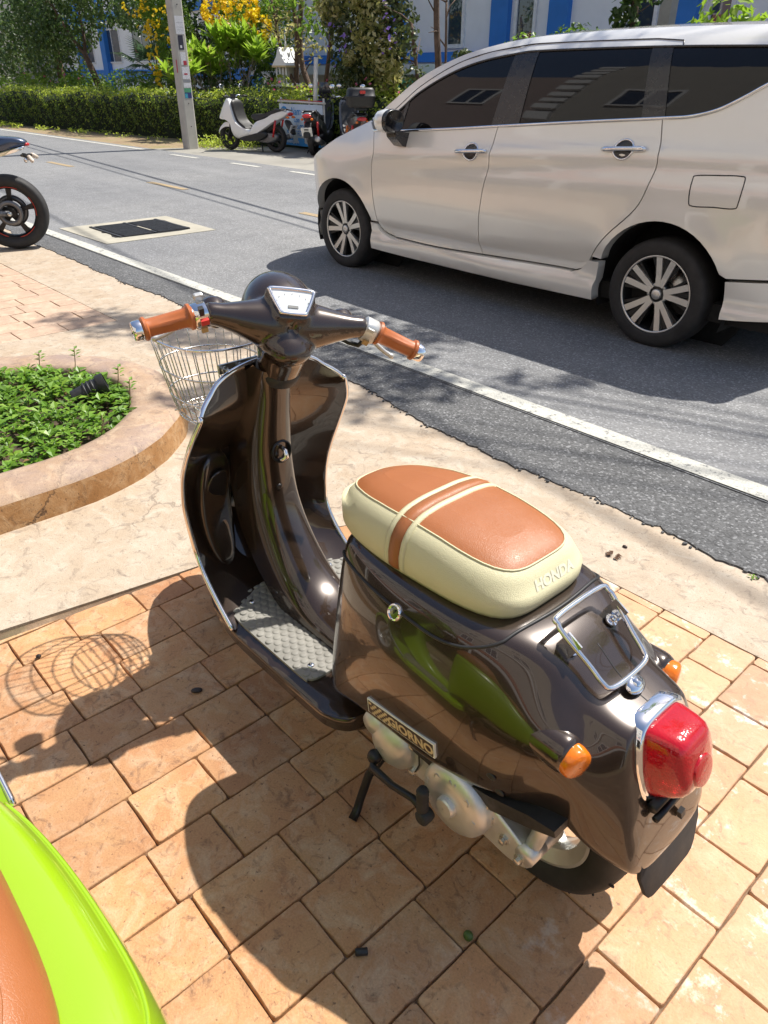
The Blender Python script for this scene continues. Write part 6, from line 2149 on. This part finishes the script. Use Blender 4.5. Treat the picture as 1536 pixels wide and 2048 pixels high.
def prof_solid(root, name, pts, w, mat, bev=.02, dens=4, shift=0.0, taper=None):
    sp_ = spline(pts, dens, closed=True)
    def f(x, z, a):
        k = taper(x, z) if taper else 1.0
        return Vector((x, shift + a * w * k, z))
    mb = MB(); n = len(sp_)
    rows = []
    cx = sum(p[0] for p in sp_) / n; cz = sum(p[1] for p in sp_) / n
    for a, s in ((-1, .86), (-.82, .97), (-.4, 1.0), (.4, 1.0), (.82, .97), (1, .86)):
        rows.append([f(cx + (x - cx) * s, cz + (z - cz) * s, a) for x, z in sp_])
    mb.loft(rows)
    return mb.build(name, mat, root, ang=60)

def bike_wheel(root, x, R, hw, rin, spokes, name='wheel', rimm=None, stripe=None):
    c = Vector((x, 0, R))
    w = thing_child(name, root); w.location = c
    seg = 48
    prof = [(rin, -hw * .6), (rin + .01, -hw * .85), (R * .9, -hw), (R * .965, -hw * .75), (R, 0), (R * .965, hw * .75), (R * .9, hw), (rin + .01, hw * .85), (rin, hw * .6)]
    MB().lathe(prof, (0, 0, 0), (0, 1, 0), seg, capa=False, capb=False).build('tyre', M_RUBBER, w)
    rm = MB().lathe([(rin + .006, -hw * .62), (rin - .004, -hw * .62), (rin - .022, -hw * .3), (rin - .022, hw * .3), (rin - .004, hw * .62), (rin + .006, hw * .62)], (0, 0, 0), (0, 1, 0), seg, capa=False, capb=False)
    rm.lathe([(.045, -hw * .6), (.045, hw * .6)], (0, 0, 0), (0, 1, 0), 20)
    for k in range(spokes):
        a = 2 * pi * k / spokes + .4
        e = Vector((cos(a), 0, sin(a))); t = Vector((-sin(a), 0, cos(a))); y = Vector((0, 1, 0))
        rm.loft([[e * r + t * (sx * tw) + y * (sy * .016) for sx, sy in ((-1, -1), (1, -1), (1, 1), (-1, 1))] for r, tw in ((.03, .03), (rin * .6, .018), (rin - .015, .026))])
    rm.build('rim', rimm or M_BLACKM, w, ang=35)
    if stripe:
        for s in (-1, 1):
            for k in range(5):
                a0 = 1.257 * k
                MB().tube([Vector(((rin - .006) * cos(a0 + i * .13), s * hw * .64, (rin - .006) * sin(a0 + i * .13))) for i in range(7)], .0038, 5).build('rim_stripe', stripe, w)
    MB().lathe([(rin * .62, -.002), (rin * .62, .002), (rin * .40, .002), (rin * .40, -.002)], (0, -hw * .75, 0), (0, 1, 0), 36, capa=False, capb=False).build('brake_disc', M_GUNM, w)
    return w

def maxi_scooter(label, loc, rz, mp_, trim, screen_h, seatm, group, top=None, plate='y', body2=None):
    root = thing('motor_scooter', label, 'scooter', loc, rz, group)
    bike_wheel(root, 0, .27, .055, .18, 5); bike_wheel(root, 1.29, .27, .048, .18, 5)
    nar = lambda x, z: interp(x, [-.45, -.1, .5, 1.0, 1.4], [.45, .8, 1.0, 1.05, .55])
    prof_solid(root, 'tail_fairing', [(-.42, .78), (-.18, .80), (.15, .66), (.42, .58), (.60, .40), (.66, .30), (.45, .33), (.20, .45), (-.05, .58), (-.30, .68)], .17, mp_, taper=nar)
    prof_solid(root, 'front_fairing', [(.62, .30), (.92, .24), (1.05, .34), (1.12, .52), (1.30, .60), (1.48, .62), (1.42, .76), (1.30, .92), (1.18, 1.02), (1.08, .98), (1.02, .80), (.93, .58), (.76, .46), (.58, .40)], .20, mp_, taper=nar)
    prof_solid(root, 'inner_shield', [(1.00, .95), (1.06, .97), (1.04, .70), (.90, .48), (.70, .38), (.66, .44), (.86, .58), (.96, .78)], .16, M_BLACKP)
    prof_solid(root, 'foot_well', [(.20, .40), (.60, .33), (.90, .26), (.80, .20), (.35, .22), (.12, .32)], .185, trim)
    prof_solid(root, 'seat', [(-.30, .83), (-.10, .82), (.10, .76), (.28, .73), (.50, .72), (.56, .66), (.40, .60), (.10, .68), (-.22, .78)], .14, seatm)
    prof_solid(root, 'front_mudguard', [(1.08, .42), (1.20, .54), (1.36, .55), (1.52, .44), (1.58, .33), (1.50, .40), (1.36, .46), (1.20, .46)], .062, mp_)
    prof_solid(root, 'engine', [(-.10, .36), (.25, .38), (.50, .32), (.45, .20), (.10, .18), (-.10, .24)], .12, M_GUNM)
    MB().tube([(.32, -.15, .22), (.0, -.17, .24), (-.28, -.17, .32)], [.03, .055, .052], 16).build('silencer', M_GUNM, root)
    MB().lathe([(.055, 0), (.052, .02), (.02, .022)], (-.28, -.17, .32), (-.94, 0, .3), 16).build('silencer_cap', M_ALLOY, root)
    for s in (-1, 1):
        MB().tube([(-.12, s * .13, .62), (-.02, s * .12, .30)], .022, 10).build('shock_absorber', M_TAILR, root)
        MB().tube([(1.24, s * .07, .27), (1.15, s * .07, .70)], .022, 8).build('fork_leg', M_BLACKM, root)
        MB().tube([(1.14, s * .03, 1.02), (1.12, s * .18, 1.07), (1.04, s * .33, 1.05)], .014, 8).build('handlebar', M_CHROME, root)
        MB().tube([(1.06, s * .26, 1.055), (1.03, s * .37, 1.045)], .019, 8).build('grip', M_BLACKP, root)
        MB().tube([(1.10, s * .22, 1.07), (1.14, s * .29, 1.20)], .007, 6).build('mirror_stalk', M_BLACKM, root)
        MB().ball((1.14, s * .31, 1.24), (.018, .06, .042), 14).build('mirror', M_CHROME, root)
        MB().tube([(-.40, s * .10, .80), (-.10, s * .12, .83)], .012, 8).build('grab_rail', M_GUNM, root)
        MB().ball((-.42, s * .10, .68), (.05, .03, .025), 10).build('indicator', M_AMBER, root)
    if screen_h:
        sc = MB()
        sc.loft([[Vector((1.22 - h * .35, y, .95 + h)) + Vector((-(abs(y) / w) ** 2 * .05, 0, 0)) for y in np.linspace(-w, w, 7)] for h, w in ((0, .16), (screen_h * .5, .15), (screen_h, .09))], closed=False, capa=False, capb=False)
        so = sc.build('windscreen', M_SCREEN, root); so.modifiers.new('shell', 'SOLIDIFY').thickness = .004
    MB().box((1.10, 0, 1.05), (.05, .12, .09)).build('dashboard', M_BLACKP, root, smooth=False)
    MB().ball((-.43, 0, .735), (.03, .10, .035), 14).build('tail_lamp', M_TAILR, root)
    prof_solid(root, 'rear_mudguard', [(-.30, .62), (-.38, .60), (-.50, .40), (-.47, .36), (-.34, .52)], .07, M_BLACKP, dens=3)
    p = MB().box((-.475, 0, .46), (.008, .22, .17), Matrix.Rotation(-.45, 3, 'Y')).build('number_plate', M_PLATE, root, smooth=False)
    for k, (z, wd) in enumerate(((.50, .09), (.455, .10), (.415, .14))):
        MB().box((-.482 + (z - .46) * -.48, 0, z), (.006, wd, .026), Matrix.Rotation(-.45, 3, 'Y')).build('plate_print', M_DARKPRINT, p, smooth=False)
    MB().tube([(.30, .12, .20), (.22, .20, .02)], .012, 8).build('side_stand', M_BLACKM, root)
    if body2:
        for s in (-1, 1): prof_solid(root, 'side_accent', [(.30, .60), (.46, .52), (.54, .40), (.30, .44)], .012, body2, shift=.165 * s)
    if top:
        b = MB().loft([[Vector((-.30 + x * k, y * k, z)) for x, y in [(sq(cos(2 * pi * i / 28), .5) * .20, sq(sin(2 * pi * i / 28), .5) * .26) for i in range(28)]] for z, k in ((.92, .84), (.97, .98), (1.08, 1.0), (1.085, 1.03), (1.11, 1.03), (1.115, .99), (1.20, .95), (1.24, .84))])
        bo = b.build('top_box', M_BLACKP, root)
        MB().box((-.515, 0, 1.17), (.03, .10, .05)).build('box_reflector', M_TAILR, bo, smooth=False)
        MB().lathe([(.205, 0), (.205, .012)], (-.30, 0, 1.092), (0, 0, 1), 4).build('box_band', M_GUNM, bo)
        MB().box((-.25, 0, .89), (.3, .2, .03)).build('box_rack', M_BLACKM, root, smooth=False)
    return root
gS = 'scooters parked beyond the road by the hedge'
maxi_scooter('white maxi scooter with black seat parked by the hedge', (-14.72, 10.05, -.004), radians(197), M_WHITEP, M_BLACKP, .10, M_SEATB, gS, body2=None)
maxi_scooter('dark grey scooter with tall windscreen seen from behind beside the banner', (-13.62, 10.22, -.004), radians(128), M_GREYP, M_BLACKP, .36, M_SEATB, gS)
maxi_scooter('black and orange scooter with a top box, mostly behind the silver car', (-12.15, 10.2, -.004), radians(150), M_GREYP, M_ORANGE, .12, M_SEATB, gS, top=True, body2=M_ORANGE)

# banner on a frame
bn = thing('banner', 'white and blue cloth banner with a wave logo on a pole frame', 'banner', (-14.70, 10.62, 0), 0)
M_BANW = simple('banner_white', (.62, .70, .76), .7, var=.03)
M_BANB = simple('banner_blue', (.02, .25, .62), .6)
M_BAND = simple('banner_dark_blue', (.015, .08, .32), .6)
M_PIPE = simple('white_pipe', (.66, .63, .56), .6)
def bp_(u, v, d=0.0):         # u along +x, v up
    w = .018 * sin(u * 5.2) + .010 * sin(u * 13 + v * 4)
    return Vector((-.62 + u, -.02 + w - d, .10 + v))
def bsheet(u0, u1, v0, v1, m, name, d, parent):
    n = 14; vs = []; fs = []
    for i in range(n + 1):
        for j in range(3):
            vs.append(bp_(lerp(u0, u1, i / n), lerp(v0, v1, j / 2), d))
    for i in range(n):
        for j in range(2):
            fs.append((i * 3 + j, i * 3 + 3 + j, i * 3 + 4 + j, i * 3 + 1 + j))
    return MB().add(vs, fs).build(name, m, parent)
cl = bsheet(0, 1.55, 0, .80, M_BANW, 'cloth', 0, bn)
cl.modifiers.new('shell', 'SOLIDIFY').thickness = .003
bsheet(0, 1.55, 0, .155, M_BANB, 'blue_foot', .004, bn)
def btext(s, size, u, v, m, shear=0.0, d=.007):
    put_text(s, size, bp_(0, 0) * 0, (1, 0, 0), (0, 0, 1), m, bn, 'lettering', .0006, .0014, shear, 1.0, fn=lambda p, h: bp_(u + p.x, v + p.z, d + h), align='LEFT')
btext('Nam', .21, .39, .66, M_BANB, .25)
btext('Con', .145, .50, .50, M_BANB, .25)
btext('ประกาศ', .14, .56, .375, M_BANB)
btext('รักษาความ', .185, .24, .25, M_BANB)
btext('ement of the', .095, .20, .078, M_BANW, d=.009)
wv = spline([(.06, .56), (.05, .66), (.12, .74), (.22, .745), (.27, .69), (.24, .645), (.18, .655), (.20, .69), (.15, .68), (.13, .62), (.18, .57), (.28, .56), (.40, .50), (.28, .525), (.16, .53)], 4, closed=True)
wv = [(p[0], p[1]) for p in wv]
vo, fs = tri_poly(wv, .05)
MB().add([bp_(u, v, .007) for u, v in vo], fs).build('wave_logo', M_BANB, bn, fix=False)
MB().tube([(-.68, 0, .95), (1.0, 0, .93)], .022, 8).build('top_pipe', M_PIPE, bn)
for x in (-.60, .42, .92): MB().tube([(x, .03, -.02), (x, .03, 1.02)], .022, 8).build('upright_pipe', M_PIPE, bn)
MB().tube([(-.6, .0, .975), (.9, .0, .965)], .008, 6).build('red_cord', M_TAILR, bn)
MB().tube([(.34, .18, .0), (.55, .16, 1.75)], .045, 10).build('leaning_pipe', M_PIPE, bn)

# motorcycle whose tail shows at the left edge
mc = thing('motorcycle', 'dark motorcycle with red rim stripes parked at the left edge', 'motorcycle', (-7.80, 2.30, .002), radians(-115))
bike_wheel(mc, 0, .325, .088, .225, 5, stripe=simple('red_stripe', (.55, .05, .03), .5)); bike_wheel(mc, 1.42, .31, .06, .225, 5)
MB().lathe([(.11, -.004), (.11, .004), (.07, .004), (.07, -.004)], (0, .095, .325), (0, 1, 0), 30, capa=False, capb=False).build('sprocket', M_GUNM, mc)
M_TAILB = paint('blue_black_paint', (.030, .045, .085), .4, .3, .1, .04)
for s in (-1, 1):
    MB().tube([(0, s * .125, .325), (.25, s * .13, .34), (.55, s * .10, .40)], [.026, .03, .04], 10).build('swing_arm', M_GUNM, mc)
    MB().lathe([(.022, 0), (.022, .02), (.012, .03)], (0, s * .14, .325), (0, s, 0), 12).build('axle_nut', M_ZINC, mc)
    MB().tube([(.10, s * .09, .80), (.45, s * .11, .62), (.60, s * .10, .50)], .014, 8).build('sub_frame', simple('red_frame', (.30, .03, .02), .4), mc)
    st = MB().tube([(-.20, s * .05, .80), (-.27, s * .13, .79)], .012, 8).build('indicator_arm', M_BLACKM, mc)
    MB().tube([(-.27, s * .12, .79), (-.30, s * .20, .765), (-.305, s * .215, .76)], [.020, .017, .008], 10).build('indicator', simple('pale_lens', (.62, .52, .42), .3), mc)
    MB().ball((-.24, s * .10, .765), .024, 10).build('lamp_bracket', M_CHROME, mc)
pt = [(-.26, .915), (-.18, .945), (.05, .955), (.30, .91), (.42, .86), (.40, .80), (.20, .80), (.0, .825), (-.16, .86), (-.25, .885)]
prof_solid(mc, 'tail_cowl', pt, .115, M_TAILB, taper=lambda x, z: interp(x, [-.27, .0, .4], [.62, .95, 1.15]))
prof_solid(mc, 'tail_underside', [(-.245, .88), (-.12, .845), (.0, .82), (.25, .79), (.25, .76), (.0, .79), (-.12, .815), (-.23, .85)], .105, M_CHROME)
MB().tube([(-.25, -.05, .89), (-.27, 0, .885), (-.25, .05, .89)], .014, 8).build('tail_lamp', M_TAILR, mc)
prof_solid(mc, 'seat', [(.30, .90), (.55, .86), (.80, .84), (.80, .78), (.50, .78), (.32, .82)], .13, M_SEATB)
prof_solid(mc, 'fuel_tank', [(.78, .86), (.95, .98), (1.15, .96), (1.22, .84), (1.0, .76), (.80, .78)], .15, M_TAILB)
prof_solid(mc, 'engine', [(.55, .60), (.95, .66), (1.05, .45), (.90, .25), (.60, .25), (.50, .40)], .16, M_GUNM)
for s in (-1, 1):
    MB().tube([(1.42, s * .09, .31), (1.20, s * .09, .95)], .026, 10).build('fork_leg', M_GUNM, mc)
    MB().tube([(1.18, s * .08, 1.0), (1.10, s * .36, 1.02)], .014, 8).build('handlebar', M_BLACKM, mc)
prof_solid(mc, 'front_mudguard', [(1.20, .60), (1.42, .68), (1.62, .56), (1.60, .52), (1.42, .63), (1.22, .56)], .065, M_TAILB)
MB().tube([(.45, -.12, .30), (.20, -.16, .32), (.02, -.17, .40)], [.035, .055, .05], 14).build('silencer', M_GUNM, mc)
MB().tube([(.62, .14, .22), (.55, .30, .0)], .013, 8).build('side_stand', M_BLACKM, mc)

# roadside tree whose high limb reaches over the road and dapples it
def shade_tree():
    root = thing('rain_tree', 'tall tree beyond the right edge with limbs over the road', 'tree', (4.5, 9.9, 0))
    r = random.Random(91); mb = MB(); L = Leaves()
    b = Vector((4.5, 9.9, 0))
    trunk = [Vector((0, 0, -.1)), Vector((-.1, -.1, 2.2)), Vector((-.5, -.5, 4.5)), Vector((-1.2, -.9, 6.3))]
    mb.tube(spline([tuple(p) for p in trunk], 5), [lerp(.26, .13, i / 15) for i in range(16)], 10)
    H = 6.6
    hub = trunk[-1]
    def src(gx, gy, z): return Vector((gx + .11 * z, gy + .60 * z, z)) - b
    spots = [(-3.8, 3.05, .45, 34), (-3.35, 2.80, .42, 36), (-2.95, 2.60, .40, 34), (-2.62, 2.62, .30, 22), (-2.62, 2.22, .22, 12), (-3.2, 3.3, .35, 24), (-2.3, 3.0, .20, 8),
             (-5.05, 1.82, .30, 30), (-4.72, 1.95, .30, 34), (-4.35, 2.10, .32, 36), (-4.02, 2.22, .26, 26), (-3.3, 1.62, .22, 14), (-3.05, 1.45, .18, 12), (-2.75, 1.95, .25, 11),
             (-3.7, 2.5, .28, 14), (-2.1, 3.25, .18, 8)]
    for gx, gy, rad, n in spots:
        z = H + r.uniform(-.4, .5)
        c = src(gx, gy, z)
        mid = hub.lerp(c, .5) + Vector((0, 0, .45))
        mb.tube([hub, mid, c], [.016, .010, .005], 5, cap=False)
        for k in range(4):
            e = c + rand_dir(r) * rad * .9
            mb.tube([c, e], [.008, .003], 4, cap=False)
        for _ in range(n * 5):
            d = rand_dir(r)
            p = c + Vector((d.x, d.y, d.z * .5)) * rad * r.random() ** .5
            s = r.uniform(.07, .13)
            L.quad(p, rand_dir(r) + Vector((0, 0, .9)), s, s * .55, r.uniform(0, 6.28))
    # crown above the trunk, outside the picture
    for _ in range(5):
        clump(L, r, hub + Vector((r.uniform(.2, 3), r.uniform(-.5, 2.5), r.uniform(.8, 2.4))), (1.3, 1.2, .8), 500, .14)
    mb.build('trunk', M_BARK, root); L.build('crown', M_TREEM, root)
shade_tree()
make_scooter(M_BROWN, False, M_MATG, 'glossy dark brown scooter with a tan and cream seat', (OX, OY, 0))
wire_basket(None)
GX, GY = OX + .165, -.122
make_scooter(M_LIME, True, M_MATD, 'lime green scooter with a plain tan seat at the lower left', (GX, GY, 0), -20.0, full=False)
